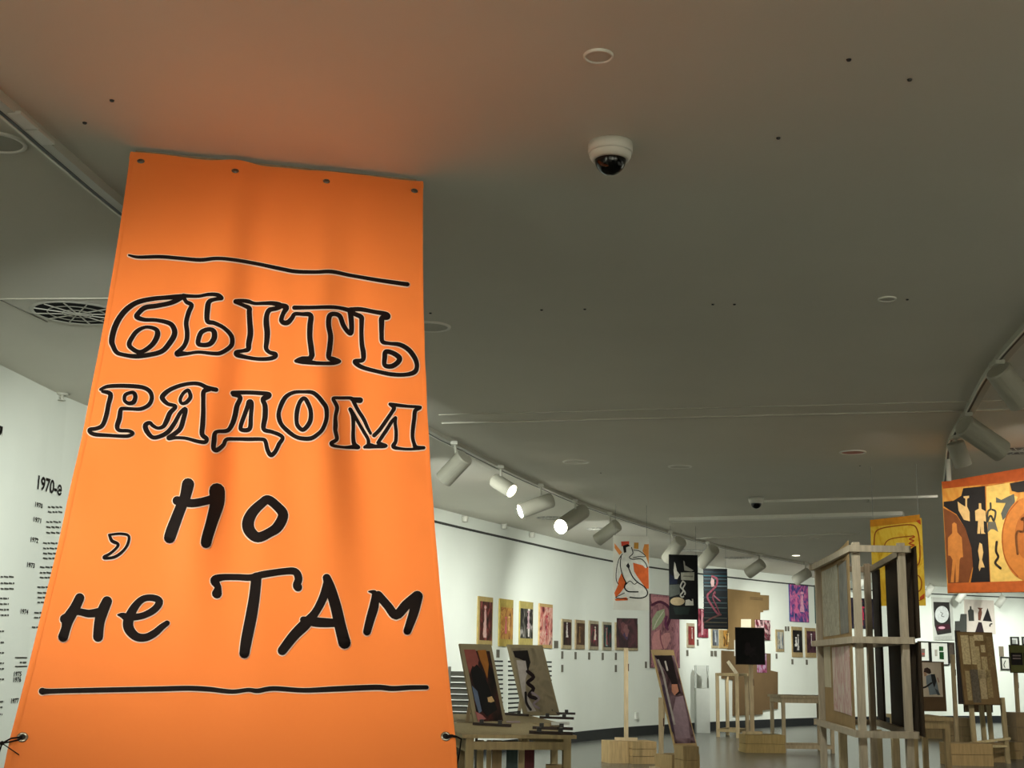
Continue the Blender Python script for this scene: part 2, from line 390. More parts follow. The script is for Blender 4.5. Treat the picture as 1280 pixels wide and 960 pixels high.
# lettering: (origin x, origin y, zoom) then strokes with width
Z1, Z2, Z3, Z4 = (120, 355, 8), (220, 355, 7.111), (360, 365, 7.111), (100, 465, 7.111)
Z5, Z6, Z7, Z8 = (255, 475, 8.533), (390, 480, 8.533), (60, 720, 7.111), (250, 690, 4.267)
R4, R5, R6, R7, P0 = (0, 580, 4), (260, 580, 4), (0, 780, 4), (320, 780, 4), (0, 0, 1)
S = []   # (word, zoom, closed, width, points)
S += [(1, Z1, 0, 50, [(860,140,62),(790,140,52),(700,145,44),(560,158,46),(420,190,50),(320,250,56),(240,340,58),(185,450,60),(157,570,58),(172,630,50),(205,690,46),(270,715,40),(400,732,46),(540,715,46),(660,680,50),(735,600,56),(785,510,56),(772,440,52),(725,398,46),(600,370,38),(480,365,42),(408,338,52),(425,300,50),(490,245,50),(600,228,48),(720,205,46),(800,178,46),(850,150,44)]),
 (1, Z1, 1, 46, [(500,440,34),(410,480,44),(350,560,48),(332,612,50),(355,650,46),(430,690,46),(500,665,46),(575,600,52),(615,515,56),(595,460,44)]),
 (1, Z2, 0, 38, [(65,112,40),(105,115,34),(200,116,30),(290,100,32),(370,105,38),(402,132,44)]),
 (1, Z2, 0, 40, [(398,136,36),(340,145,34),(295,165,44),(280,220,50),(278,335,44),(340,355,38),(420,395,36),(485,460,40),(500,520,42),(480,570,42),(400,620,38),(330,625,34),(200,612,30),(100,625,32),(15,625,60)]),
 (1, Z2, 0, 42, [(70,130,34),(92,168,36),(138,195,40),(112,260,44),(90,350,42),(98,430,42),(95,500,42),(70,560,40),(20,612,44)]),
 (1, Z2, 1, 44, [(265,415,40),(218,445,44),(195,530,44),(235,550,40),(300,540,46),(338,490,50),(338,435,48),(310,412,40)]),
 (1, Z2, 0, 38, [(530,165,44),(580,158,34),(640,165,38),(700,182,30),(780,180,32),(860,180,40),(925,200,52),(890,225,40),(830,240,44),(805,290,46),(802,360,52),(810,440,52),(805,520,46),(800,580,40),(830,615,36),(882,630,40),(878,655,38),(820,672,36),(720,675,34),(620,660,36),(542,640,44),(536,615,36),(590,605,34),(640,590,44),(645,540,50),(660,450,52),(655,350,48),(650,260,46),(650,225,44),(600,200,34),(535,172,34)]),
 (1, Z2, 0, 40, [(925,200,46),(980,215,50),(952,270,40),(935,325,42),(952,350,44),(992,350,46),(1030,310,40),(1055,275,36),(1120,275,34),(1195,285,46),(1190,380,50),(1188,480,48),(1198,560,50),(1208,640,50)]),
 (1, Z3, 0, 40, [(55,147,40),(200,145,34),(380,140,34),(470,150,34),(545,172,42)]),
 (1, Z3, 0, 46, [(210,570,50),(190,600,50),(120,610,60),(65,622,26),(120,632,30),(180,632,40),(280,640,34),(400,637,34),(458,620,30),(410,605,46),(362,585,46),(370,500,48),(378,400,46),(360,300,46),(368,220,46),(410,200,40),(460,222,42),(490,300,42),(530,360,40),(560,372,42),(562,280,46),(550,170,50)]),
 (1, Z3, 0, 42, [(550,165,40),(640,165,40),(760,185,38),(870,205,44),(885,232,46),(835,240,50),(830,300,46),(830,380,40),(838,450,40),(900,465,32),(990,475,40),(1070,520,44),(1130,600,44),(1145,670,40),(1120,720,44),(1040,742,36),(920,740,38),(780,715,36),(680,690,38),(620,660,40),(592,625,38),(660,618,40),(668,560,46),(655,480,42),(650,380,38),(652,280,42),(648,235,46),(595,208,40),(560,185,40)]),
 (1, Z3, 1, 44, [(868,540,44),(930,550,44),(988,592,48),(975,632,46),(920,668,44),(858,660,40),(858,590,44)])]
S += [(2, Z4, 0, 36, [(182,165,26),(240,138,34),(340,130,36),(460,133,38),(560,145,38),(620,180,40),(638,240,38),(610,300,38),(540,335,34),(460,335,30),(380,332,34),(360,350,40),(350,420,46),(330,490,44),(350,525,34),(430,530,32),(470,550,30),(440,572,32),(390,578,32),(260,570,32),(120,558,36),(82,522,34),(150,508,36),(200,480,40),(232,400,42),(252,300,42),(270,205,44),(200,182,28)]),
 (2, Z4, 1, 32, [(450,190,30),(402,212,34),(396,260,32),(430,285,34),(475,275,42),(492,230,40),(480,195,36)]),
 (2, Z4, 0, 38, [(1210,165,40),(1130,145,40),(1060,112,36),(980,108,34),(880,130,36),(790,170,40),(735,220,46),(737,250,44),(780,290,36),(850,312,34),(800,370,44),(770,440,46),(740,490,38),(690,505,30),(645,482,34),(620,458,34),(582,480,46),(592,530,46),(640,585,38),(700,582,38),(780,540,42),(840,460,40),(890,370,36),(938,335,38),(920,420,44),(890,510,44),(830,562,40),(785,595,40),(850,590,30),(940,595,30),(1040,622,34),(1110,630,36),(1125,600,40),(1085,560,44),(1090,470,46),(1095,360,42),(1095,250,40),(1100,180,44),(1150,160,40)]),
 (2, Z4, 1, 32, [(958,168,34),(918,195,32),(890,250,32),(905,285,30),(945,275,36),(980,232,38),(975,192,34)]),
 (2, Z5, 0, 48, [(305,150,50),(450,145,44),(600,150,46),(690,158,46),(692,185,44),(640,205,60),(628,230,50),(650,285,56),(650,400,58),(635,530,50),(720,560,42),(800,590,42),(838,628,42),(800,690,46),(760,770,46),(712,808,50),(675,750,46),(655,665,44),(620,640,40),(480,640,42),(340,635,38),(240,640,42),(205,700,46),(140,752,52),(102,735,52),(107,650,56),(115,580,48),(150,555,40),(250,545,46),(300,480,54),(330,390,58),(350,290,56),(385,210,52),(365,182,44),(310,168,40)]),
 (2, Z5, 1, 46, [(480,245,54),(508,260,46),(498,400,46),(485,530,50),(400,540,44),(392,495,46),(432,380,48),(465,290,50)]),
 (2, Z5, 1, 46, [(960,140,40),(1060,135,36),(1150,140,44),(1210,180,48),(1260,240,50),(1300,300,50),(1308,380,46),(1298,450,46),(1265,530,44),(1220,580,44),(1140,630,48),(1040,632,46),(970,610,44),(900,560,48),(830,490,46),(800,420,50),(797,350,46),(832,250,52),(880,180,46)]),
 (2, Z5, 1, 46, [(1072,205,44),(1102,245,48),(1135,330,46),(1135,430,50),(1100,500,50),(1050,540,46),(1000,500,46),(985,440,44),(990,350,50),(1010,270,46),(1040,218,46)]),
 (2, Z6, 0, 38, [(510,185,64),(440,172,52),(400,152,36),(300,150,34),(225,158,36),(250,210,44),(268,260,44),(250,350,42),(250,440,50),(248,500,46),(265,580,44),(250,608,40),(205,640,44),(230,665,36),(340,675,30),(440,672,46),(495,680,40),(450,640,46),(438,560,42),(440,450,40),(435,340,44),(405,270,38)]),
 (2, Z6, 0, 36, [(410,275,40),(450,340,36),(500,430,34),(550,520,36),(595,600,36),(600,650,42)]),
 (2, Z6, 0, 36, [(440,190,40),(490,290,38),(550,390,40),(590,480,36),(622,540,32)]),
 (2, Z6, 0, 40, [(560,682,34),(610,672,60),(680,680,40),(740,672,56),(785,670,40),(710,645,40)]),
 (2, Z6, 0, 38, [(700,640,36),(740,580,40),(800,490,40),(850,410,38),(888,368,34)]),
 (2, Z6, 0, 40, [(660,562,44),(720,500,42),(790,400,42),(850,310,40),(872,262,44),(825,225,30),(880,232,40),(1010,245,34),(1155,255,32),(1100,290,44),(1088,380,44),(1075,480,44),(1070,570,40),(1085,640,40),(1110,688,50),(1190,690,36)]),
 (2, Z6, 0, 34, [(1190,692,36),(1080,702,30),(960,700,30),(865,680,46),(890,620,40),(895,520,38),(885,430,36),(890,370,34)])]
S += [(3, R4, 0, 15, [(545,358,12),(600,352,13),(642,362,14),(640,400,15),(618,435,14),(580,465,16),(540,475,14),(520,470,18),(552,450,14),(585,420,14),(588,402,16),(560,388,18),(548,362,14)]),
 (3, R4, 0, 55, [(940,105,62),(925,170,55),(900,230,55),(862,330,60),(848,372,58)]), (3, R4, 0, 40, [(885,187,46),(960,200,42),(1040,185,42),(1080,170,50)]),
 (3, R4, 0, 60, [(1085,138,80),(1085,200,72),(1060,290,60),(1036,370,56),(1030,398,54)]),
 (3, R5, 1, 54, [(300,182,46),(345,215,46),(375,258,52),(350,315,54),(310,345,48),(250,370,52),(210,340,58),(200,295,60),(222,245,54),(268,200,46)]),
 (3, Z7, 0, 90, [(282,200,84),(240,290,92),(180,390,104),(160,470,84),(135,548,90)]), (3, Z7, 0, 60, [(150,390,90),(250,325,64),(360,340,70),(450,330,80)]), (3, Z7, 0, 90, [(525,230,90),(482,330,100),(455,430,92),(445,548,90)]),
 (3, Z7, 0, 70, [(622,352,16),(660,356,50),(700,372,70),(770,372,60),(860,352,60),(950,300,64),(990,232,66),(930,200,60),(840,212,60),(765,290,74),(715,400,92),(722,480,92),(785,545,78),(870,552,70),(950,512,66),(1010,460,58),(1058,425,48)]),
 (3, Z8, 0, 40, [(90,225,54),(95,190,36),(78,155,48),(120,138,36),(200,137,34),(270,140,36),(330,125,38),(440,108,36),(505,108,40),(525,145,42),(515,180,42),(522,192,46)]),
 (3, Z8, 0, 60, [(300,140,56),(290,240,58),(272,350,62),(248,470,60),(236,545,54)]),
 (3, Z8, 0, 60, [(675,142,44),(695,200,56),(725,300,60),(745,390,62),(770,488,66)]), (3, Z8, 0, 50, [(682,160,46),(655,250,46),(612,330,44),(560,390,60),(500,450,56),(438,530,50)]), (3, Z8, 0, 45, [(550,365,36),(620,378,52),(720,382,44)]),
 (3, Z8, 0, 45, [(900,213,8),(932,225,34),(928,290,50),(908,360,48),(890,428,42)]), (3, Z8, 0, 45, [(950,232,44),(1000,290,46),(1045,340,50),(1100,285,54),(1158,238,56)]), (3, Z8, 0, 50, [(1160,240,56),(1138,330,52),(1105,425,42)])]
S += [(4, P0, 0, 5, [(161,320,2.5),(173,322.5,4),(200,322,4.6),(225,324,4.6),(250,326,5),(270,324,4.6),(290,325.5,4.6),(320,331,4.6),(350,337,5),(370,340.5,5),(395,341,4.6),(415,340.5,5),(440,346,4.6),(470,351,5),(509,356.5,5.5)]),
 (4, P0, 0, 6, [(53,865,9),(62,865,6.4),(100,864,6.2),(150,863,6.4),(200,862,6.4),(235,861.2,6.4),(262,862.5,6.2),(290,865.5,5.6),(310,863.2,5.2),(322,864.5,6),(342,861.5,6),(380,863.8,6),(420,862,7),(470,860,7),(490,861.5,6.6),(512,860.3,6),(533,860,5.4)])]
GROUPS = {1: [(0, 1), (2, 3, 4, 5, 6), (7, 8, 9), (10, 11)], 2: [(0, 1), (2, 3), (4, 5), (6, 7), tuple(range(8, 15))], 3: [(0,), (1, 2, 3), (4,), (5, 6, 7), (8,), (9, 10), (11, 12, 13), (14, 15, 16)], 4: [(0,), (1,)]}
HALO = M('F4D9C4', .6, 0)
for word, gs in GROUPS.items():
    rows = [q for q in S if q[0] == word]
    for g in gs:
        ink, halo = MB(), MB()
        for k in g:
            wd, z, closed, dw, pts = rows[k]
            pp = [(z[0]+p[0]/z[2], z[1]+p[1]/z[2], (p[2] if len(p) > 2 else dw)/z[2]) for p in pts]
            for grow, off_, mb in ((1.15, .0022, halo), (0, .0042, ink)):
                for pl in ribbon(pp, grow, 5, bool(closed)): mb.add([bpx(x, y, off_) for x, y in pl], [tuple(range(len(pl)))])
        o = ink.build('rule_line' if word == 4 else ('comma' if (word == 3 and g == (0,)) else 'letter'), M('150E0D', .55, 0), banner); halo.build('print_edge', HALO, o)
# top batten, screws, eyelets and cords
MB().beam(bpt(0.03, .03, -.035), bpt(.97, .03, -.035), .05, .022, side=ev).build('batten', WOOD('8F7C62'), banner)
mb = MB().obox(bpt(.02, 0, -.03) , bpt(.98, 0, -.03)-bpt(.02, 0, -.03), (0, -.02, 0), (0, 0, ZC-TL.z+.001)); mb.build('ceiling_cleat', WOOD('8F7C62'), banner)
for (x, y) in ((176, 202), (294, 214), (408, 227), (518, 239)):
    c = bpx(x, y, .002); sc = MB().lathe(c, [(0, .006), (.008, .005), (.0135, .002), (.0145, 0)], bn, 18).build('screw', M('77736B', .35, .1, metal=.8), banner, True)
    MB().obox(c+bn*.0055-eu*.008-ev*.0012, eu*.016, ev*.0024, bn*.0012).build('slot', DARK, sc)
for i, (x, y) in enumerate(((28, 922), (557, 921))):
    c = bpx(x, y, .002)
    gr = MB().lathe(c, [(.0075, .001), (.009, .0035), (.0125, .0035), (.0145, 0)], bn, 24).build('eyelet', M('B8B2A6', .25, .05, metal=.9), banner, True)
    MB().lathe(c, [(0, .0006), (.0085, .0006)], bn, 16).build('hole', DARK, gr)
cord = M('140C0B', .7, 0)
c = bpx(28, 922, .004); e1 = bpx(3, 932, .012); MB().tube([c, bpx(14, 926, .012), e1, bpx(-6, 938, -.05)], .0022).tube([c+ev*.006, bpx(14, 930, .012), e1], .0022).tube([e1, bpx(11, 938, .014), bpx(24, 945, .006)], .0014).build('cord', cord, banner)
MB().lathe(e1, [(0, .006), (.005, .004), (.006, 0), (.005, -.004), (0, -.006)], n=12).build('knot', cord, banner, True)
c = bpx(557, 921, .004); e1 = bpx(571, 922.5, .006); MB().tube([c, bpx(564, 921, .010), e1, bpx(577, 923, -.004), bpx(584, 918, -.14), bpx(594, 908, -.40)], .0022).tube([c+ev*.004, bpx(565, 923, .01), e1], .0022).build('cord', cord, banner)

# ------------------------------------------------------------------ light tracks
def track(pxs, name, label, z=ZC):
    pts = [atz(x, y, ZC) for x, y in pxs]; P = catmull([(p.x, p.y) for p in pts], 6); root = thing(name, label, 'light track', (P[0][0], P[0][1], ZC))
    def band(o0, o1, z0, z1, nm, mat):
        vs = []; n = len(P); fs = []
        for i in range(n):
            a, b = P[max(0, i-1)], P[min(n-1, i+1)]; dx, dy = b[0]-a[0], b[1]-a[1]; l = math.hypot(dx, dy); nx, ny = dy/l, -dx/l
            for o_, zz in ((o0, z0), (o1, z0), (o1, z1), (o0, z1)): vs.append((P[i][0]+nx*o_, P[i][1]+ny*o_, zz))
        for i in range(n-1):
            for k in range(4): k2 = (k+1) % 4; fs.append((4*i+k, 4*i+4+k, 4*i+4+k2, 4*i+k2))
        fs += [(0, 1, 2, 3), (4*n-1, 4*n-2, 4*n-3, 4*n-4)]
        MB().add(vs, fs).build(nm, mat, root)
    band(-.035, .035, ZC-.040, ZC, 'rail', WHITE_METAL)
    band(-.026, -.010, ZC-.0415, ZC-.0395, 'slot', DARK)
    band(-.038, -.028, ZC-.044, ZC-.038, 'lip', M('F2F0E6', .4, .02))
    return root
LT = [(-150, 10), (-60, 75), (0, 121), (75, 187), (152, 253), (300, 372), (440, 475), (540, 537), (568, 552), (626, 582), (675, 605), (718, 624), (761, 640), (810, 656), (883, 677), (940, 690), (1011, 704), (1060, 711)]
RT = [(1345, 340), (1280, 412), (1252, 444), (1231, 475), (1212, 510), (1197, 535), (1189, 553), (1186, 577), (1183, 600), (1181, 618)]
track(LT, 'lighting_track', 'long curved white lighting track on the ceiling following the left wall')
track(RT, 'lighting_track', 'curved white lighting track on the ceiling at the right edge, above the orange figure poster')
for (x, y), nm in (((30, 152), 0), ((52, 172), 1)):
    c = atz(x, y, ZC-.045); d = (atz(75, 187, ZC)-atz(0, 121, ZC)).normalized(); s_ = V((d.y, -d.x, 0))
    tag(MB().obox(c-d*.07-s_*.03, d*.14, s_*.05, (0, 0, .012)).build('track_connector', M('CBC9BE', .4, .03), origin=c), ('upper' if nm == 0 else 'lower') + ' of two pale connector plates on the lighting track, left of banner', 'connector', 'track connectors')

def head(label, mount, p0, p1, dY, r, lit, target=None, watts=0, angle=85, group='spotlights on the left track', z=ZC, stemlen=None, colr=WARM):
    m_ = atz(*mount, ZC-.04); a = aty(*p0, m_.y-dY/2); b = aty(*p1, m_.y+dY/2); d = (b-a).normalized()
    root = thing('track_spotlight', label, 'spotlight', m_, group)
    mid = a + (b-a)*.35
    tk = (V((mid.x, mid.y, m_.z))-m_); 
    MB().box(m_ - V((0, 0, .012)), (.06, .12, .03)).build('adapter', WHITE_METAL, root)
    MB().cyl(m_, mid, .012, n=10).build('stem', WHITE_METAL, root)
    MB().lathe(a, [(0, 0), (r*.92, .0), (r, .012), (r, (b-a).length), (r*.9, (b-a).length), (r*.86, (b-a).length-.03)], d, 28).build('body', M('A9A697', .5, .03), root)
    lens = emit('FFF4DC', 14) if lit else M('35332E', .3, .05)
    MB().lathe(a, [(0, (b-a).length-.028), (r*.88, (b-a).length-.028)], d, 24).build('lens', lens, root)
    if watts: spot('lamp', b + d*.02, target, watts, angle, 1.0, colr, .05, root, m_)
def W(x, y): return tuple(wall_hit(x, y))
head('pale cylinder spotlight nearest the banner\'s right edge, aimed at the wall', (568, 553), (581, 571), (555, 599), .15, .085, False, W(575, 850), 384, 74, colr=(.95, 1, .93))
head('short spotlight turned to the right, second from the banner on the left track', (626, 583), (618, 600), (640, 614), -.12, .075, True, (4.5, 13.0, .4), 40, 70)
head('lit spotlight lying almost level, third from the banner', (676, 606), (690, 625), (650, 639), -.1, .085, True, W(620, 850), 413, 74, colr=(.95, 1, .93))
head('lit spotlight with its round lens facing the viewer, fourth from the banner', (719, 625), (729, 639), (701, 658), -.42, .095, True, W(690, 850), 420, 74, colr=(.95, 1, .93))
head('tilted unlit spotlight just above the white and orange kneeling-figure poster', (762, 641), (772, 656), (747, 675), .2, .085, False, W(760, 850), 420, 74, colr=(.95, 1, .93))
head('spotlight above the black poster', (838, 664), (851, 676), (834, 699), .3, .10, False, W(840, 850), 110, 74, colr=(.95, 1, .93))
head('spotlight above the dark poster with the pink figure', (884, 678), (893, 686), (876, 705), .3, .10, False, W(900, 850), 35, 74, colr=(.95, 1, .93))
head('small far spotlight left of the pink and blue poster', (950, 692), (953, 704), (935, 717), .2, .10, False, W(950, 850), 420, 74, colr=(.95, 1, .93))
head('farthest small spotlight, directly above the pink and blue poster', (1008, 703), (1011, 715), (994, 726), .2, .10, False, W(1010, 850), 350, 74, colr=(.95, 1, .93))
G = 'spotlights on the right track'
head('large pale spotlight cut by the right edge, highest on the right track', (1246, 452), (1247, 462), (1277, 503), .1, .085, False, (9.5, 13, 1.0), 25, 80, G)
head('long pale spotlight halfway down the right track', (1208, 517), (1204, 531), (1252, 564), .12, .09, False, (9.5, 18, 1.0), 25, 80, G)
head('small upright spotlight directly above the orange figure poster', (1193, 545), (1194, 553), (1204, 582), .05, .075, False, (4.7, 12.0, 2.3), 25, 90, G)
# wall washers of the same track that the banner hides
for (tx, ty), (wx, wy) in (((190, 285), (30, 700)), ((330, 395), (150, 700)), ((470, 497), (480, 760))):
    a = atz(tx, ty, ZC-.3); spot('track_wall_washer_lamp', a, W(wx, wy+90), 300, 60, 1, COOL)
# far hall washers, on the continuation of the tracks
for (x, y, tx, ty) in ((8.0, 27.6, 1120, 790), (10.5, 29.2, 1200, 790), (13.2, 30.4, 1265, 800)):
    spot('far_wall_washer_lamp', (x, y, 3.1), W(tx, ty+40), 250, 80, 1, COOL)
# lamps that pick out the hanging posters, then fill spots added to brighten furniture
spot('poster_lamp', (4.3, 9.6, 3.15), tuple(aty(1250, 690, 12)), 30, 52, 1, WARM)
spot('poster_lamp', (3.0, 10.6, 3.18), tuple(aty(1125, 700, 13)), 25, 60, 1, WARM)
spot('poster_lamp', (2.2, 14.6, 3.05), tuple(aty(830, 775, 18)), 45, 40, 1, COOL)
spot('furniture_fill_light', (1.4, 8.0, 3.15), (.3, 10.3, .9), 75, 70, 1, COOL)
spot('furniture_fill_light', (4.5, 13.5, 3.15), (6.3, 18.2, 1.0), 320, 60, 1, WARM)
spot('furniture_fill_light', (3.2, 15.5, 3.15), (3.0, 17.9, .6), 100, 62, 1, WARM)
spot('furniture_fill_light', (1.2, 8.6, 3.15), (2.75, 10.6, 1.3), 130, 56, 1, COOL)

# ------------------------------------------------------------------ ceiling fittings
def dome(x, y, wpx, label):
    c = atz(x, y, ZC); R_ = wpx/2/1655*(c-CAM).length; root = thing('dome_camera', label, 'security camera', c, 'ceiling dome cameras')
    MB().lathe(c, [(0, 0), (R_, 0), (R_, -R_*.42), (R_*.97, -R_*.47), (R_*.9, -R_*.48)], n=40).build('housing', M('E2E0D6', .4, .03), root, True)
    MB().lathe(c, [(R_*.94, -R_*.46), (R_*.92, -R_*.62), (R_*.84, -R_*.76), (R_*.72, -R_*.80), (R_*.66, -R_*.7)], n=40).build('collar', M('E2E0D6', .4, .03), root, True)
    MB().lathe(c, [(R_*.70*math.cos(t*math.pi/16), -R_*(.74+.72*math.sin(t*math.pi/16))) for t in range(9)], n=32).build('lens_dome', M('0B0B0B', .08, 0), root, True)
dome(763, 180, 56, 'white dome security camera with black lens on the open ceiling right of the banner')
dome(945, 622, 19, 'small distant white dome camera on the far ceiling')
def cap(x, y, wpx, label, hexc='D3CFC3', name='ceiling_cover', cat='ceiling cover', ring=True):
    c = atz(x, y, ZC); R_ = wpx/2/1640*(c-CAM).length; root = thing(name, label, cat, c)
    MB().lathe(c, [(R_, 0), (R_*.99, -.008), (R_*.86, -.010), (R_*.84, -.004)], n=40).build('rim', M('EDEAE0', .5, .03), root, True)
    MB().lathe(c, [(0, -.007), (R_*.6, -.006), (R_*.85, -.004)], n=40).build('plate', M(hexc, .7, .03), root, True)
cap(748, 69, 37, 'round flush white ceiling cover plate above the dome camera')
cap(-2, 177, 64, 'large round ceiling speaker cut by the left edge of the picture', 'B4B1A5', 'ceiling_speaker', 'speaker')
cap(538, 408, 52, 'round recessed ceiling light half hidden behind the banner', 'C6C3B8', 'recessed_downlight', 'downlight')
cap(1109, 373, 22, 'small round ceiling ring alone on the dark right part of the ceiling')
cap(720, 577, 34, 'round ceiling disc left of the small distant dome camera')
cap(850, 583, 30, 'faint patch of light built as a disc beyond the ceiling profile, in the middle')  # thin disc shaped to stand for a patch of light on the ceiling
cap(1066, 565, 32, 'round reddish ceiling disc near the right track', 'C98F84')
cap(1017, 673, 12, 'tiny round ceiling ring far back above the timber frame')
for x, y, l in ((866, 649, 'tiny lit downlight above the black poster'), (995, 694, 'tiny lit downlight above the pink and blue poster')):
    c = atz(x, y, ZC); R_ = 5/1640*(c-CAM).length; root = thing('recessed_downlight', l, 'downlight', c, 'lit downlights')
    MB().lathe(c, [(R_*1.3, 0), (R_*1.25, -.01), (R_, -.01)], n=24).build('rim', M('D6D4CA', .5), root); MB().lathe(c, [(0, -.006), (R_, -.006)], n=24).build('lens', emit('FFF6E0', 5), root)
def grille(x, y, wpx, label):
    c = atz(x, y, ZC); R_ = wpx/2/1640*(c-CAM).length; root = thing('round_air_diffuser', label, 'air vent', c, 'round ceiling diffusers')
    MB().lathe(c, [(0, -.003), (R_*.97, -.003)], n=48).build('opening', M('060606', .9, 0), root)
    MB().lathe(c, [(R_*.95, -.004), (R_, -.010), (R_*1.06, -.002)], n=48).build('rim', M('C9C6BA', .5, .03), root, True)
    for f in (.33, .66): MB().lathe(c, [(R_*f-.004, -.006), (R_*f, -.010), (R_*f+.004, -.006)], n=40).build('ring', M('B7B4A8', .5, .03), root, True)
    for k in range(12):
        t = 2*math.pi*k/12; d = V((math.cos(t), math.sin(t), 0)); MB().beam(c+d*R_*.08-V((0, 0, .008)), c+d*R_*.96-V((0, 0, .008)), .0055, .006).build('spoke', M('B7B4A8', .5, .03), root)
    MB().lathe(c, [(0, -.016), (R_*.1, -.012), (R_*.11, -.004)], n=20).build('hub', M('B7B4A8', .5, .03), root, True)
grille(97, 391, 104, 'round black air diffuser with pale spokes at the left edge of the banner')
grille(1272, 563, 56, 'round black air diffuser above the orange figure poster at the right edge')
grille(690, 647, 40, 'flat-looking black air diffuser beside the level lit spotlight')
grille(752, 661, 40, 'black air diffuser between the wall and the kneeling-figure poster')
grille(863, 688, 34, 'distant air diffuser above the black poster')
grille(922, 697, 34, 'distant air diffuser above the dark pink-figure poster')
for x, y, l in ((140, 125, 'upper of two plugs above the banner\'s left corner'), (106, 153, 'lower of two plugs above the banner\'s left corner'), (1061, 74, 'left of two plugs near the top right corner'), (1137, 99, 'right of two plugs near the top right corner'), (973, 172, 'single plug right of the near dome camera'), (677, 387, 'left of the wide pair of plugs right of the banner'), (731, 386, 'right of the wide pair of plugs right of the banner'), (891, 380, 'left of the close pair of plugs in mid ceiling'), (918, 380, 'right of the close pair of plugs in mid ceiling'), (538, 391, 'plug at the banner\'s right edge above the half-hidden downlight'), (1134, 374, 'plug beside the small lone ceiling ring'), (751, 591, 'plug beside the round disc nearest the left track'), (1075, 582, 'plug just below the reddish ceiling disc')):
    c = atz(x, y, ZC); tag(MB().lathe(c, [(0, -.006), (.007, -.006), (.009, -.001)], n=12).build('ceiling_plug', DARK, origin=c), 'tiny dark ceiling ' + l if not l.startswith(('upper', 'lower', 'left', 'right', 'single', 'plug')) else 'tiny dark ' + l, 'plug', 'tiny ceiling plugs')
for x, y, l in ((78, 492, 'small pale sprinkler head at the top of the timeline wall'), (1086, 622, 'small pale ceiling hook left of the orange poster')):
    c = atz(x, y, ZC); rt = thing('sprinkler_head', l, 'sprinkler', c); MB().lathe(c, [(.045, 0), (.045, -.012), (.012, -.014), (.012, -.05)], n=16).build('escutcheon', WHITE_METAL, rt, True); MB().lathe(c, [(0, -.055), (.03, -.055), (.03, -.05), (0, -.05)], n=14).build('deflector', WHITE_METAL, rt)
for x, y, l in ((577, 648, 'first small pale bracket along the top of the curved wall'), (626, 657, 'small pale round box at the top of the curved wall'), (661, 668, 'third small pale bracket along the top of the curved wall')):
    p = wall_hit(x, y); tag(MB().lathe(p+V((.05, -.04, 0)), [(0, -.05), (.04, -.05), (.045, 0), (.04, .03), (0, .03)], n=16).build('wall_bracket', WHITE_METAL, origin=p), l, 'bracket')

# ------------------------------------------------------------------ hanging posters
def wires(r, root, us=(.06, .94)):
    for u in us:
        p = r.uv(u, 1); MB().cyl(p, V((p.x, p.y, ZC)), .0025, n=6).build('hanging_wire', M('8A8A84', .4, 0), root)
ZA = (760, 660, 7.3875)
def poster(rect, label, base, spec, wire=True, name='hanging_poster', cat='poster', th=.006, group=None):
    root = thing(name, label, cat, rect.uv(.5, 0), group)
    mb = MB(); rect.slab(mb, th); mb.build('sheet', base if not isinstance(base, str) else M(base, .6, .05, 6), root)
    if spec: art(rect, spec, root)
    if wire: wires(rect, root)
    return root
K = '171312'; OR = 'D2602A'; BODY = 'D9D6CC'
r = hang(766.5, 669, 811, 762, 16.5, .18)
poster(r, 'white and orange poster of a kneeling black-outlined figure, hanging right of the spotlights', 'D8D5C8', [
 ('p', 'E08A4A', ZA, [(60,140),(130,225),(105,250),(60,185)]), ('p', 'C94B35', ZA, [(120,125),(195,122),(195,155),(125,170)]), ('p', 'C08A3A', ZA, [(240,135),(282,135),(280,195),(238,190)]),
 ('p', 'C9803A', ZA, [(335,150),(375,150),(375,340),(350,265),(318,212)]), ('p', OR, ZA, [(230,320),(372,360),(376,560),(350,560),(270,450),(240,400)]), ('p', OR, ZA, [(80,430),(120,395),(168,520),(120,590),(70,645),(58,600),(95,520)]), ('p', OR, ZA, [(60,655),(170,640),(185,668),(70,672)]),
 ('p', BODY, ZA, [(155,165),(190,152),(218,180),(228,232),(215,275),(240,292),(330,322),(362,362),(345,372),(300,325),(228,322),(240,430),(300,495),(355,560),(366,605),(340,645),(200,640),(150,600),(110,640),(70,640),(130,590),(155,545),(180,500),(130,400),(100,470),(75,560),(72,400),(110,260),(150,235)]),
 ('p', BODY, ZA, [(215,210),(280,205),(345,262),(335,272),(260,262),(225,270)]),
 ('p', K, ZA, [(135,165),(180,148),(205,165),(165,180),(168,225),(145,230)]), ('p', K, ZA, [(185,320),(200,350),(195,385),(165,350)]),
 ('s', K, ZA, [(130,240),(95,300),(75,400),(75,480),(95,520)], 7), ('s', K, ZA, [(120,260),(112,340),(130,430),(165,505)], 8), ('s', K, ZA, [(190,375),(225,450),(270,500),(330,540),(362,590),(350,630),(290,648),(200,640)], 11),
 ('s', K, ZA, [(215,180),(228,235),(195,270),(225,290),(300,285),(345,325),(360,365)], 8), ('s', K, ZA, [(165,505),(150,550),(180,585),(230,590),(275,590)], 12), ('s', K, ZA, [(150,600),(110,620),(70,645),(180,655)], 7), ('s', K, ZA, [(235,205),(290,215),(345,262),(280,265),(230,275)], 7), ('s', K, ZA, [(165,520),(200,490),(240,520),(270,500)], 7)])
r = hang(836, 693, 872, 774, 19.0, .10)
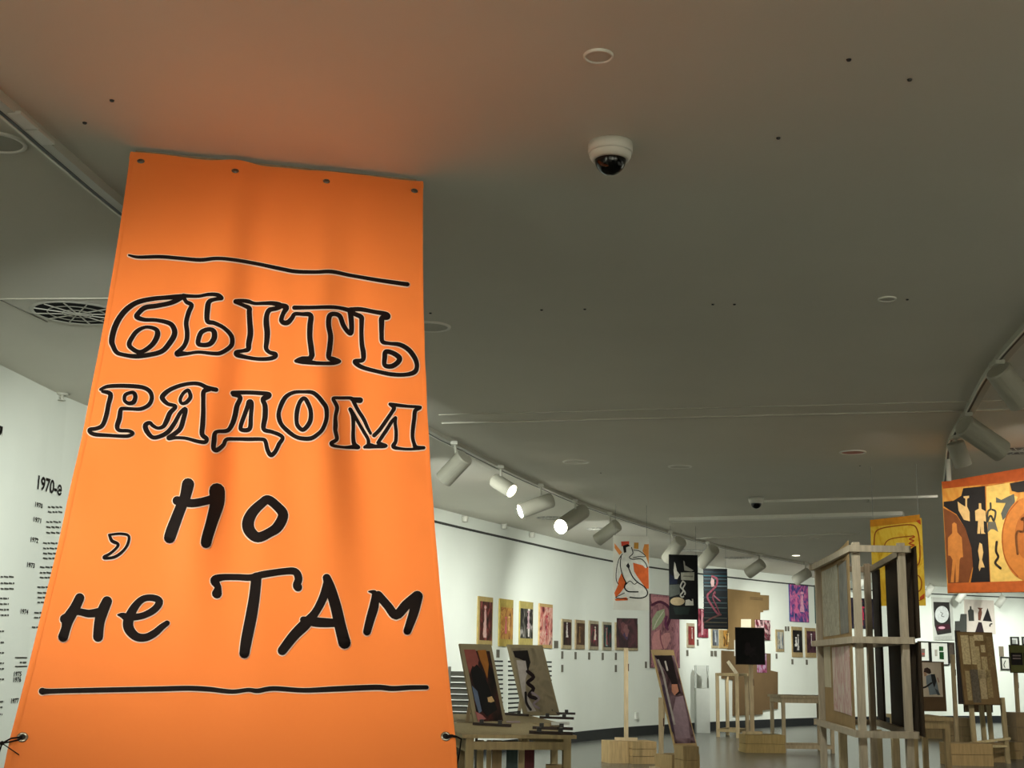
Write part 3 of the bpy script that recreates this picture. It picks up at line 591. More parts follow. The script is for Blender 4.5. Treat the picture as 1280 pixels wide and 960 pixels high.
poster(r, 'black poster with grey and tan shapes, second of the hanging row', '0E0F0F', [
 ('p', '151A2A', ZA, [(565,420),(640,470),(640,520),(566,520)]), ('p', '4A4D47', ZA, [(566,525),(660,520),(665,610),(570,640)]), ('p', 'B8B3A6', ZA, [(612,312),(622,330),(635,395),(662,430),(640,472),(615,470),(605,390)]), ('p', '9A978C', ZA, [(695,300),(708,312),(712,345),(790,392),(770,402),(705,392)]),
 ('p', 'A5A293', ZA, [(672,412),(797,408),(795,485),(675,480)]), ('s', '77746A', ZA, [(700,445),(780,447)], 12), ('s', 'B5B1A6', ZA, [(690,490),(668,540),(695,580),(668,620),(690,638),(712,600),(690,560),(712,515),(690,490)], 13), ('p', '9C8A6B', ZA, ell(640, 678, 66, 38)), ('p', 'B9B5A8', ZA, [(715,665),(785,655),(790,715),(712,716)]), ('s', '050505', ZA, [(705,625),(740,645),(770,668)], 16), ('p', '1B2420', ZA, [(600,730),(760,730),(740,800),(620,800)])])
r = hang(879, 710.5, 909, 786, 22.0, .06)
poster(r, 'dark striped poster with a crouching pink line figure, third of the hanging row', '121517', [('s', c, ZA, [(880, y), (980, y+2), (1098, y+4)], 6) for y, c in ((405, '1E3038'), (440, '24505A'), (470, '3F5157'), (505, '1C3A44'), (535, '56666A'), (570, '243038'), (640, '2A3A40'), (690, '3E4A4C'), (735, '4B5552'), (780, '22302F'), (830, '49483E'), (870, '57513F'), (905, '3D352B'))] + [
 ('s', '6E3640', ZA, [(960,445),(1005,470),(1000,530),(960,575),(915,630),(960,720),(1010,790),(1040,800)], 17), ('s', '74434C', ZA, [(985,590),(975,620),(1035,675)], 12), ('p', '8A706C', ZA, [(955,455),(980,480),(978,540),(955,545),(945,500)]), ('s', '5E2C36', ZA, [(990,600),(965,640),(1000,720),(1030,790)], 12), ('s', '523430', ZA, [(1040,800),(960,830),(905,865)], 14)])
ZD = (1080, 640, 8)
r = hang(1087.5, 650, 1152, 757.5, 13.0, -.55)
YB = paint(['C79A1E', 'DDB32F', 'E6C544', 'D9A62B'], 7, 2)
poster(r, 'yellow painted hanging with brown rounded outlines behind the timber frame', YB, [('s', '9A5418', ZD, [(100,380),(110,220),(165,168),(300,142),(470,128),(530,172),(555,300),(558,480),(520,540),(455,520)], 13), ('s', '9A5418', ZD, [(200,370),(222,300),(300,262),(490,240)], 11), ('s', 'B5541C', ZD, [(490,240),(505,250),(455,272),(500,288),(452,315),(502,332),(450,352)], 14), ('s', '9A5418', ZD, [(470,650),(540,635),(575,690),(570,770),(530,800),(470,802)], 12), ('p', 'C9871F', ZD, [(62,80),(560,25),(560,95),(62,150)]), ('p', 'B5481C', ZD, [(560,850),(605,815),(605,860),(560,880)]), ('s', 'B5541C', ZD, [(525,850),(550,885),(600,860)], 10), ('p', 'B5481C', ZD, [(520,90),(565,75),(570,130),(545,110)])])
ZE = (1160, 580, 5.3333)
r = hang(1177, 602, 1345, 742, 12.2, -.62)
EB = paint(['B8682A', 'D68A35', 'E3A548', 'D27A30'], 5, 5)
CRM = 'E0B97A'
poster(r, 'large orange and dark poster of human silhouettes at the right edge', EB, [
 ('p', 'B5531F', ZE, [(90,120),(900,-20),(900,80),(540,120),(100,165)]), ('p', '24201F', ZE, [(235,162),(380,147),(386,300),(400,470),(414,790),(285,792),(300,700),(290,560),(250,430),(190,335),(105,282),(105,252),(170,245),(222,212)]),
 ('p', 'EBC46A', ZE, [(388,150),(545,125),(545,200),(600,220),(520,380),(490,520),(520,640),(620,760),(640,790),(418,790),(402,470),(392,300)]),
 ('p', '7A4524', ZE, [(103,292),(190,340),(250,430),(290,560),(300,680),(272,790),(134,796)]), ('p', 'C97F3B', ZE, [(162,400),(176,388),(192,400),(196,455),(226,490),(235,620),(218,625),(212,640),(204,788),(186,790),(184,660),(172,790),(152,790),(165,640),(150,612),(135,610),(134,492),(162,462)]),
 ('p', CRM, ZE, [(238,215),(275,212),(275,225),(262,232),(262,285),(278,320),(280,382),(240,372),(205,310),(198,250),(225,270),(250,285),(250,232),(238,225)]), ('p', CRM, ZE, [(340,262),(355,262),(358,300),(385,315),(388,385),(372,380),(375,455),(385,465),(355,465),(352,410),(348,465),(330,465),(335,380),(318,380),(315,312),(340,298)]),
 ('s', '4A4A42', ZE, [(418,262),(418,300),(400,320),(396,385),(412,350),(425,350),(440,380),(452,320),(430,305)], 13), ('p', '6A675A', ZE, [(400,385),(450,385),(470,455),(440,435),(420,435),(398,460)]), ('p', CRM, ZE, [(345,525),(362,535),(370,590),(362,640),(380,690),(355,690),(345,715),(338,690),(345,640),(335,580)]), ('s', '3A2F25', ZE, [(460,520),(455,580),(470,620),(450,660),(485,695)], 16),
 ('p', '5D5F58', ZE, [(455,222),(490,240),(540,215),(575,200),(582,250),(545,330),(500,375),(488,330),(520,260),(455,258)]), ('p', 'CF8038', ZE, ell(655, 500, 160, 275, 40)), ('s', 'A85A22', ZE, [(600,250),(530,340),(497,480),(520,640),(600,750)], 8), ('p', 'B76A2C', ZE, ell(690, 480, 110, 170, 30)), ('s', '7A4A22', ZE, [(600,600),(590,500),(600,450),(640,450),(645,380),(625,370),(640,360)], 16),
 ('p', '2A2623', ZE, [(548,130),(900,60),(900,160),(600,190),(560,180)]), ('p', 'C4622A', ZE, [(134,796),(900,770),(900,850),(138,858)])])
MB().cyl(r.uv(.06, 1.0), (r.uv(.06, 1).x, r.uv(.06, 1).y, ZC), .022, n=12).build('hanging_rod', WHITE_METAL, bpy.data.objects[[o.name for o in bpy.data.objects if o.name.startswith('hanging_poster')][-1]])

# ------------------------------------------------------------------ pictures on the curved wall
def wallpic(box, inner, cols, label, board='B49A66', fig=None, cap=None, seed=0, name='wall_painting', cat='painting', th=.02):
    r = wall_quad(*box); root = thing(name, label, cat, r.uv(.5, 0, .0), 'pictures on the curved wall')
    mb = MB(); mb.obox(r.o+r.n*.004, r.e, r.u, r.n*th); mb.build('mount_board', M(board, .7, .15, 14), root)
    fx = lambda x: (x-box[0])/(box[2]-box[0]); fy = lambda y: 1-(y-box[1])/(box[3]-box[1])
    a, b, c, d = fx(inner[0]), fy(inner[3]), fx(inner[2]), fy(inner[1])
    mb = MB(); r.sub(mb, a, b, c, d, .004+th+.003, .003); mb.build('canvas', paint(cols, 7, seed), root)
    if fig:
        rn = random.Random(seed*7+1); mb = MB(); mats = [M(h, .6, .15, 25) for h in fig]
        for k, h in enumerate(fig):
            cx = rn.uniform(.32, .68); w0 = rn.uniform(.08, .2); y0 = rn.uniform(.05, .35); y1 = rn.uniform(.6, .92)
            pts = []
            for t in range(9): yy = y0+(y1-y0)*t/8; pts.append((cx+w0*rn.uniform(.4, 1.)*(1-.6*t/8), yy))
            for t in range(8, -1, -1): yy = y0+(y1-y0)*t/8; pts.append((cx-w0*rn.uniform(.4, 1.)*(1-.6*t/8), yy))
            mb.add([r.uv(a+(c-a)*p[0], b+(d-b)*p[1], .004+th+.004+.001*k) for p in pts], [tuple(range(len(pts)))], k)
            mb.add([r.uv(a+(c-a)*(cx+.1*math.cos(t*.7854)), b+(d-b)*(y1+.05+.04*math.sin(t*.7854)), .004+th+.004+.001*k) for t in range(8)], [tuple(range(8))], k)
        mb.build('painted_figure', mats, root)
    return r
def caption(box, label, hexc='6A655A'):
    r = wall_quad(*box); mb = MB(); mb.obox(r.o+r.n*.004, r.e, r.u, r.n*.008)
    tag(mb.build('caption_card', M(hexc, .7, .1, 30), origin=r.uv(.5, 0)), label, 'caption card', 'caption cards on the curved wall')
wallpic((595.7,746,614,807), (597.8,752,613,800.5), ['171310','3A2018','5E2A26','8A4A44'], 'tall narrow painting of a red robed figure on black, first of the tan-mounted row', 'A8925E', ['A85A50','C9A39A'], seed=1)
wallpic((622.5,749,639.5,808), (624,759.5,639,799), ['3A1814','A8703A','C99A50','8A2F34'], 'tall narrow gold and crimson painting, second of the tan-mounted row', 'B09A52', ['D8B27A','C96A70'], seed=2)
wallpic((648,752,664.5,807), (648.5,761,664,798), ['121010','2E2C28','5A564E','A09A94'], 'tall narrow black and white painting, third of the tan-mounted row', 'A8985A', ['D6CFC8','B99AA0'], seed=3)
wallpic((672.5,755,689,810), (673.2,759,688.6,806), ['5A1F28','C06A60','DDB0A0','4A2A30'], 'tall narrow pink and cream painting, fourth of the tan-mounted row', 'B89A66', ['E2C9BE','B03A48'], seed=4)
wallpic((701,774,713,811), (702.6,777.5,712,806.5), ['1A0F10','2E1416','4A2022'], 'small dark painting with a pale figure, first of the small row', 'A89878', ['D9CFC8'], seed=5)
wallpic((718,775,729.5,811.5), (719.5,779,729,806), ['2A1A12','4A3020','6A4A30'], 'small plain brown painting, second of the small row', 'A08C6C', ['8A6E4A'], seed=6)
wallpic((735,776,746.7,812), (736.6,780,746.2,808), ['1C1A16','3A2E28','8A3A48'], 'small painting with red and cream figures, third of the small row', 'A0957C', ['C04A60','DDD2C0'], seed=7)
wallpic((752,777.6,763,812.8), (753,781,762.7,809), ['0E1414','1E3A3A','6A3030'], 'small teal and dark red painting, fourth of the small row', 'A09880', ['8FB0A8','A05A5A'], seed=8)
wallpic((768,779,796,813), (769,782,795,810), ['3A2A24','5A4034','7A6250'], 'brown painting on the wall hidden behind the dark square panel on its pole', 'A89878', seed=9)
r = wallpic((811.5,744,847.5,835), (811.8,744.5,847.2,834.5), ['5A3A42','8A5A64','B07A80','6A4050'], 'large mauve and pink abstract painting with a pale green leaf shape', '4A3A38', seed=10, th=.03)
root = [o for o in bpy.data.objects if o.name.startswith('wall_painting')]
root = sorted([o for o in root if o.type == 'EMPTY'], key=lambda o: o.name)[-1]
ZG = (690, 755, 7.53)
art(r, [('p', 'C08488', ZG, [(915,-70),(1100,-60),(1090,30),(1010,-10),(925,20)]), ('p', '9FA886', ZG, [(925,250),(925,140),(970,70),(1040,45),(1045,110),(1010,180),(950,240)]), ('s', '5E2A44', ZG, [(925,10),(1000,-20),(1080,30),(1095,120),(1060,220)], 26), ('p', 'C98C8C', ZG, [(940,270),(1000,240),(1010,300),(1050,270),(1090,270),(1100,330),(1060,420),(930,430),(920,360)]), ('s', '8A4A58', ZG, [(1000,250),(1005,340),(1030,420)], 10), ('s', 'D6CFC0', ZG, [(940,230),(970,160),(1030,70)], 6), ('s', '7A3A60', ZG, [(1060,120),(1050,180),(1070,240)], 22)], root, 'painted_shapes', .04)
wallpic((857.8,779,867,809.4), (859,783,866.6,806), ['5A2020','8A3A34','6A2A28'], 'small red painting with a pale oval, under the black poster', 'A89C84', ['DCCFC4'], seed=11)
wallpic((871,761,884,797), (871.2,761.3,883.8,796.7), ['1A1014','7A2A38','B05A68','2A1A20'], 'unframed red and black painting partly behind the pink-figure poster', '2A1A1C', ['C99AA0'], seed=12)
wallpic((888.5,786,897,810), (889.5,787,896.5,807), ['26282E','5A5E66','9AA0A6'], 'small grey-blue painting below the pink-figure poster', 'AFA080', ['C9CCD0'], seed=13)
wallpic((898.5,787.5,912.5,810.5), (903,788,912,808), ['2A1E14','C08A40','DDA85A'], 'small amber painting below the pink-figure poster, beside the cardboard', 'B89A66', ['1A1512','E2C48A'], seed=14)
wallpic((969,787,979,814.5), (970.5,790,978,811), ['4A5058','8A9096','B0A690','3A3A3A'], 'small grey mottled painting right of the cardboard sheets', '9C8A68', ['C9C4B8'], seed=15)
wallpic((989,783.5,1002,821.6), (990,788,1001.5,815.5), ['0E0C0C','1A1616','3A3434'], 'black painting with white splashes, left of the pair before the timber frame', 'A08A62', ['E0DDD8','C9C4C0'], seed=16)
wallpic((1006,785,1019,822), (1007.5,789,1018.5,816), ['120E10','4A2A34','7A4A54'], 'black and plum painting, right of the pair before the timber frame', 'A08A62', ['D9CFD0'], seed=17)
wallpic((986,730,1009.5,777.5), (986.3,730.3,1009.2,777.2), ['1E2A5A','3A4A8A','A04A8A','D87AA0','3A5A9A'], 'bright pink and blue poster high on the far wall', '33407A', ['D66A9A','E0A0B8'], seed=18, name='wall_poster', cat='poster')
wallpic((1018,732.5,1041,780), (1018.3,733,1040.7,779.5), ['1E4A4A','3A7A74','C05A8A'], 'teal poster high on the far wall, mostly hidden by the timber frame post', '2A4A4A', seed=19, name='wall_poster', cat='poster')
wallpic((1062,748,1092,786), (1062.5,748.5,1091.5,785.5), ['15121A','2A2430','3A3440'], 'dark picture with a red patch seen through the timber frame', '15121A', ['B02A4A','A8203E'], seed=20)
for bx, l in (((620,812,623.6,822), 'caption card under the gold and crimson painting'), ((671.5,813,674.2,822.5), 'caption card under the pink and cream painting'), ((692,801,697,810), 'square olive caption card right of the pink and cream painting'),
 ((701.2,814,703.4,823.5), 'upper caption card under the small dark painting with pale figure'), ((701.2,831,703.4,840), 'lower caption card under the small dark painting with pale figure'), ((717.8,815,720,824), 'caption card under the small plain brown painting'), ((734.8,815.5,737,824.5), 'caption card under the small red and cream painting'), ((751.7,816,754,824.8), 'caption card under the small teal painting'),
 ((768.2,816,770.4,825), 'upper caption card left of the square panel\'s pole'), ((768.2,831.2,770.4,840), 'lower caption card left of the square panel\'s pole'), ((805.8,827,808,835), 'caption card left of the large mauve painting'), ((857.6,812.5,860,820), 'caption card under the small red painting'), ((870.8,799.5,872.8,807), 'caption card under the unframed red and black painting'),
 ((888,813.5,891,820.5), 'left of two caption cards under the grey-blue painting'), ((892.3,813.5,895.5,820.5), 'right of two caption cards under the grey-blue painting'), ((969.3,817,971.3,823.5), 'caption card under the grey mottled painting'), ((989,824,991.2,830.5), 'caption card under the black splashed painting'), ((1007,824.5,1009.2,831), 'caption card under the black and plum painting'), ((980.8,783,983,789), 'left of two tiny cards above the grey mottled painting'), ((984.2,783,986.2,789), 'right of two tiny cards above the grey mottled painting')):
    caption(bx, l)
# cardboard sheets fixed to the wall
def wallcut(pts, label, hexc, th=.02, off=.006, name='cardboard_sheet', cat='cardboard', z=(0, 0, 1), box=None):
    P = [(z[0]+p[0]/z[2], z[1]+p[1]/z[2]) for p in pts]; x0 = min(p[0] for p in P); x1 = max(p[0] for p in P); ym = sum(p[1] for p in P)/len(P)
    a, b = wall_hit(x0, ym), wall_hit(x1, ym); r = Rect((a.x, a.y, 0), (b.x-a.x, b.y-a.y, 0), (0, 0, 1)); mb = MB()
    mb.prism([r.hit(*p, off+.002) for p in P][::-1], r.n*th); o = mb.build(name, M(hexc, .8, .06, 4), origin=r.hit(sum(p[0] for p in P)/len(P), max(p[1] for p in P), off)); tag(o, label, cat); return r, o
ZK = (850, 725, 9.6)
r, o = wallcut([(560,104),(950,150),(950,180),(1055,185),(1055,360),(985,365),(985,385),(950,385),(950,600),(700,600),(640,830),(560,830)], 'large stepped tan cardboard sheet on the far wall beside the pink-figure poster', '846A45', z=ZK)
mb = MB(); 
for k in range(2): mb.add([r.hit(ZK[0]+x/9.6, ZK[1]+y/9.6, .032) for x, y in ((825,203+k*19),(980,215+k*19),(980,228+k*19),(825,215+k*19))], [(0, 1, 2, 3)])
ob = mb.build('heading_lines', M('6A5438', .8, .1), o)
wallcut([(901,813),(962,817),(962,838),(971,840),(971,886),(952,888),(952,893),(915,895),(915,850),(901,848)], 'large dark brown cardboard sheet low on the far wall behind the pole stand', '6B553A')
wallcut([(924.5,774),(937,774),(937,785.5),(924.5,785.5)], 'blank cream paper sheet on the stepped cardboard', 'E0D5BC', .004, .030, 'paper_sheet', 'paper')
wallcut([(916,800),(919.3,800),(919.3,811.5),(923,812),(923,820),(916,820)], 'small white paper slip left of the dark panel on its pole', 'D8D5CC', .004, .032, 'paper_sheet', 'paper')
def pic_plane(box, Y, yaw, cols, label, th=.02, seed=0, name='loose_painting', cat='painting', fig=None, base=None):
    r = hang(box[0], box[1], box[2], box[3], Y, yaw); root = thing(name, label, cat, r.uv(.5, 0))
    mb = MB(); r.slab(mb, th); mb.build('board', base or M('3A2E28', .7, .1), root); mb = MB(); r.sub(mb, .02, .02, .98, .98, .003, .002); mb.build('canvas', paint(cols, 6, seed), root)
    if fig:
        rn = random.Random(seed); mb = MB()
        for k, h in enumerate(fig):
            cx, cy = rn.uniform(.3, .7), rn.uniform(.35, .7); pts = [(cx+rn.uniform(.08, .2)*math.cos(t*.628), cy+rn.uniform(.1, .25)*math.sin(t*.628)) for t in range(10)]; mb.add([r.uv(*p, .005+.001*k) for p in pts], [tuple(range(10))], k)
        mb.build('painted_shapes', [M(h, .6, .15, 25) for h in fig], root)
    return r, root
wallpic((942,775,961,800), (942.2,775.3,960.8,799.7), ['C05A70','E0B8B8','2A1418','8A2A40'], 'pink, white and black painting over the cardboard, behind the dark panel', '4A2028', ['E2C9C9'], seed=21, th=.035)
wallpic((944,817,956.5,841), (944.2,817.3,956.3,840.7), ['2A2034','8A3A5A','B09AB0','3A2A3A'], 'small purple painting on the dark brown cardboard', '2A2030', seed=22, th=.035)
# vent slots in the wall under the first paintings
for k, (x0, x1, y0) in enumerate(((614.5, 628, 825.5), (634.5, 648, 826), (676, 689, 826.5))):
    a = wall_quad(x0, y0-3, x1, 893); root = thing('wall_vent', ['slotted wall vent column right of the red-black leaning board', 'slotted wall vent column left of the brown leaning board', 'slotted wall vent column right of the brown leaning board'][k], 'vent', a.uv(.5, 0), 'slotted vents in the wall')
    mb = MB(); mb.obox(a.o+a.n*.003, a.e, a.u, a.n*.004); mb.build('plate', WALLM, root)
    for j in range(12):
        y = y0+5.75*j; s_ = wall_quad(x0, y, x1, y+2); mb = MB(); mb.obox(s_.o+s_.n*.006, s_.e, s_.u, s_.n*.004); mb.build('slot', M('2E302C', .8, .05), root)

# ------------------------------------------------------------------ far right of the hall
ZR = (1130, 730, 8.5333)
def wallart(box, label, base, spec, th=.02, name='wall_poster', cat='poster', frame=None):
    r = wall_quad(*box); r2 = Rect(r.o + r.n*(.006+th), r.e, r.u); root = thing(name, label, cat, r2.uv(.5, 0))
    mb = MB(); r2.slab(mb, th); mb.build('sheet', M(base, .7, .04), root)
    if frame:
        f = frame/(box[2]-box[0]); g = frame/(box[3]-box[1])
        for (a, b, c, d) in ((0, 0, f, 1), (1-f, 0, 1, 1), (f, 0, 1-f, g), (f, 1-g, 1-f, 1)): mb = MB(); r2.sub(mb, a, b, c, d, .02, .02); mb.build('frame_side', DARK, root)
    if spec: art(r2, spec, root, off=.004, step=.001)
    return r2, root
wallart((1165, 747, 1190.5, 800), 'poster with a white disc on a dark field on the far right wall', 'C9C8C0', [('p', '34312F', ZR, [(312,190),(482,195),(495,420),(505,520),(355,545),(325,440)]), ('p', 'D5D6D4', ZR, ell(403, 325, 74, 90, 32)), ('p', '4A2430', ZR, [(340,440),(480,425),(495,480),(350,500)]), ('p', 'D9A0B0', ZR, ell(400, 466, 36, 14)), ('s', '8A8A88', ZR, [(385,300),(410,315),(395,340),(425,350)], 8), ('p', 'B9B8B0', ZR, [(330,560),(505,550),(512,595),(330,598)])])
wallart((1205.6, 750, 1242.5, 792), 'pale pink poster with dark bottle, figure and triangles on the far right wall', 'CBBFB4', [('p', '3A3A36', ZR, [(680,285),(700,268),(700,236),(718,236),(720,268),(742,282),(748,395),(690,395)]), ('p', '6A4234', ZR, [(780,252),(842,255),(825,272),(832,305),(815,390),(790,385),(788,310),(800,275)]), ('p', '1E1A1C', ZR, [(890,255),(937,402),(838,392)]), ('p', '2A1E22', ZR, [(793,405),(826,410),(854,525),(755,520)]), ('s', '2A2424', ZR, [(915,450),(918,430),(935,425)], 14)])
ZR8 = ZR
wallart((1146.4, 801.5, 1161, 827), 'narrow black-framed print left of the wide framed print with green squares', 'D6D5CC', [('p', '6A5A52', ZR, [(185,690),(222,690),(222,778),(188,778)]), ('p', 'A04A40', ZR, [(190,735),(220,735),(220,755),(190,755)])], name='framed_print', cat='picture', frame=1.3)
wallart((1161.6, 802.4, 1184.8, 831.5), 'wide black-framed print with two dark green squares', 'D6D5CC', [('p', 'A8A094', ZR, [(325,700),(355,700),(355,770),(328,770)]), ('p', '1E4A22', ZR, [(372,665),(418,668),(418,715),(372,715)]), ('p', '1A401E', ZR, [(375,725),(422,725),(425,805),(378,800)])], name='framed_print', cat='picture', frame=1.3)
wallart((1262, 796, 1272.6, 806.5), 'small dark-framed print above the green board, left one', 'C9C8C2', [('p', '8A8A86', ZR, [(1145,595),(1195,595),(1195,640),(1145,640)])], name='framed_print', cat='picture', frame=1.6)
wallart((1276.5, 796, 1288, 806.5), 'small dark-framed print cut by the right edge of the picture', 'C9C8C2', [], name='framed_print', cat='picture', frame=1.6)
wallart((1249.5, 821, 1262, 837.5), 'small black-framed drawing right of the board with papers', 'C9C6BC', [('s', '4A4A46', ZR, [(1075,890),(1065,860),(1080,820)], 10)], name='framed_print', cat='picture', frame=1.6)
wallart((1248.5, 808, 1253.8, 820.5), 'small grey-brown card above the framed drawing at right', '7A6E5E', [], name='caption_card', cat='caption card')
wallart((1184.8, 803, 1192.8, 829), 'dark oval relief on the far wall beside the framed print with green squares', '3A312B', [('p', '4A4038', ZR, ell(500, 735, 26, 90, 20))], name='wall_relief', cat='relief')
wallcut([(1193.3,776.5),(1199.3,776.3),(1200.5,767.5),(1206,767.5),(1206,790),(1193.3,790)], 'dark grey stepped panel between the two posters on the far right wall', '4A4A46', .06, name='wall_panel', cat='panel')
for (x, y, l) in ((1201, 748, 'small white spotlight between the two far right posters'), (1249, 754, 'small white spotlight right of the triangle poster'), (1162, 741, 'small spotlight just left of the white disc poster'), (1079, 732, 'small spotlight seen through the top of the timber frame')):
    p = wall_hit(x, y) + V((-.3, -.9, 0)); root = thing('wall_spotlight', l, 'spotlight', p, 'far right spotlights')
    d = V((-.5, .3, -.75)).normalized(); MB().lathe(p-d*.15, [(0, 0), (.085, 0), (.085, .3), (.07, .3)], d, 20).build('body', M('D9D7CC', .5, .03), root, True); MB().lathe(p-d*.15, [(0, .29), (.075, .29)], d, 18).build('lens', M('35332E', .3), root); MB().cyl(p-d*.08, (p.x, p.y, ZC), .012, n=8).build('stem', WHITE_METAL, root)

# ------------------------------------------------------------------ timber furniture
def rot(yaw): return V((math.cos(yaw), math.sin(yaw), 0)), V((-math.sin(yaw), math.cos(yaw), 0))
def table(label, c, w_, d_, yaw, h=.83, tt=.035, name='timber_table', wood='B7A180', lower=None, group=None, apron=True):
    """c = front-left foot corner on the floor; w along the front, d to the back"""
    a, b = rot(yaw); c = V((c[0], c[1], 0)); root = thing(name, label, 'table', c, group); wm = WOOD(wood); t = .05
    n = max(2, round(d_/.16))
    for k in range(n):
        MB().obox(c - a*.03 - b*.03 + b*((d_+.06)*k/n) + V((0, 0, h-tt)), a*(w_+.06), b*((d_+.06)/n-.006), (0, 0, tt)).build('top_board', wm, root)
    for i in (0, 1):
        for j in (0, 1): MB().obox(c + a*(i*(w_-t)) + b*(j*(d_-t)), a*t, b*t, (0, 0, h-tt)).build('leg', wm, root)
    for j in ((0, 1) if apron else ()): MB().obox(c + a*t + b*(j*(d_-.025)) + V((0, 0, h-.11)), a*(w_-2*t), b*.025, (0, 0, .07)).build('apron', wm, root)
    for i in (0, 1): MB().obox(c + b*t + a*(i*(w_-.025)) + V((0, 0, h-.11)), a*.025, b*(d_-2*t), (0, 0, .07)).build('apron', wm, root)
    if lower:
        for j in (0, 1): MB().obox(c + a*t + b*(j*(d_-.04)) + V((0, 0, lower)), a*(w_-2*t), b*.04, (0, 0, .05)).build('stretcher', wm, root)
        for i in (0, 1): MB().obox(c + b*t + a*(i*(w_-.04)) + V((0, 0, lower)), a*.04, b*(d_-2*t), (0, 0, .05)).build('stretcher', wm, root)
    return root
def plinth(label, px, w_, d_, yaw, h, rows=2, wood='AE9368', c=None):
    """low block of stacked timbers; px = floor pixel of its nearest corner (front-right of the left face)"""
    a, b = rot(yaw); c = V(c) if c else atz(px[0], px[1], 0); root = thing('timber_plinth', label, 'plinth', c); wm = WOOD(wood)
    for k in range(rows): MB().obox(c + V((0, 0, h*k/rows)), a*w_, b*d_, (0, 0, h/rows-.006)).build('timber', wm, root)
    return c, a, b, root

# front-left pair of tables
zt = .83
fl = atz(583, 918, zt); fr = atz(714, 919, zt); yaw1 = math.atan2(fr.y-fl.y, fr.x-fl.x); w1 = (fr-fl).length; d1 = 1.55
T1 = table('timber table in the front left with rods and papers on it, beside the banner', fl, w1, d1, yaw1, zt, wood='A9966F', lower=aty(650, 938, fl.y).z, apron=False, tt=.022)
a1, b1 = rot(yaw1)
c2 = fl + a1*.18 + b1*(d1+.12); T2 = table('second timber table directly behind the front-left table', (c2.x, c2.y), w1+.08, 1.5, yaw1, zt, wood='A08D6A')
# boards stored upright under the front table
shelf = MB().obox(V((fl.x, fl.y, .30)) + a1*.06 + b1*.06, a1*(w1-.12), b1*(d1-.12), (0, 0, .02)).build('shelf', WOOD('8F7E60'), T1)
for x, w_, col_, l in ((600, 8, 'BBA67C', 'pale upright batten under the front table, leftmost'), (611, 6, 'C2AD84', 'pale upright batten under the front table, second'), (621, 12, '97805C', 'brown board stored under the front table, left of the dark green one'), (640, 14, '3C4A48', 'dark green board stored under the front table'), (651, 5, 'B5A07A', 'pale upright batten right of the dark green board'), (662, 12, '5A2A2C', 'dark red book-like board under the front table'), (693, 20, 'B59B72', 'wide tan box leaning under the front table')):
    p = atz(x, 948, .55); b_ = V((p.x, 0, 0)); q = aty(x, 948, fl.y + .35); s_ = w_/1660*q.y
    tag(MB().obox((q.x-s_/2, q.y, .32), (s_, 0, 0), (.0, .10, 0), (0.0, .02, .45 if x < 660 else (.40 if x < 690 else .30))).build('stored_board', WOOD(col_), origin=(q.x, q.y, .32)), l, 'board', 'boards under the front table')
def rod(x0, y0, x1, y1, label, hexc='33231E', w_=.022, clips=2, z=zt, group='rods lying on the tables'):
    a = atz(x0, y0, z+.012); b = atz(x1, y1, z+.012); root = thing('print_holder_rod', label, 'rod', a, group)
    MB().beam(a, b, w_, .02).build('rod', M(hexc, .5, .15, 12), root)
    for k in range(clips): p = a+(b-a)*(.22+.5*k); MB().box(p+V((0, 0, .018)), (.03, .05, .03)).build('clip', DARK, root)
rod(592, 904.5, 638, 907, 'dark rod with red print at the back left of the front table')
rod(666, 909.5, 716, 911, 'upper dark rod at the right of the front table')
rod(662, 915, 716, 917, 'lower dark rod at the right of the front table')
rod(620, 891.5, 660, 894, 'dark rod at the left of the rear table')
rod(680, 891.5, 719, 892, 'farther dark rod at the right of the rear table')
rod(675, 896.5, 717, 898, 'nearer dark rod at the right of the rear table')
for q, l, h in (((626, 901.5, 650, 903.5), 'pale pink print sheet lying on the front table', 'A99490'), ((689, 903, 712, 906.5), 'white card lying at the back right of the front table', 'DAD7CC')):
    a, b, c, d = atz(q[0], q[3], zt+.004), atz(q[2], q[3], zt+.004), atz(q[2], q[1], zt+.004), atz(q[0], q[1], zt+.004)
    tag(MB().prism([a, b, c, d], (0, 0, .004)).build('print_sheet', M(h, .7, .1), origin=a), l, 'paper')
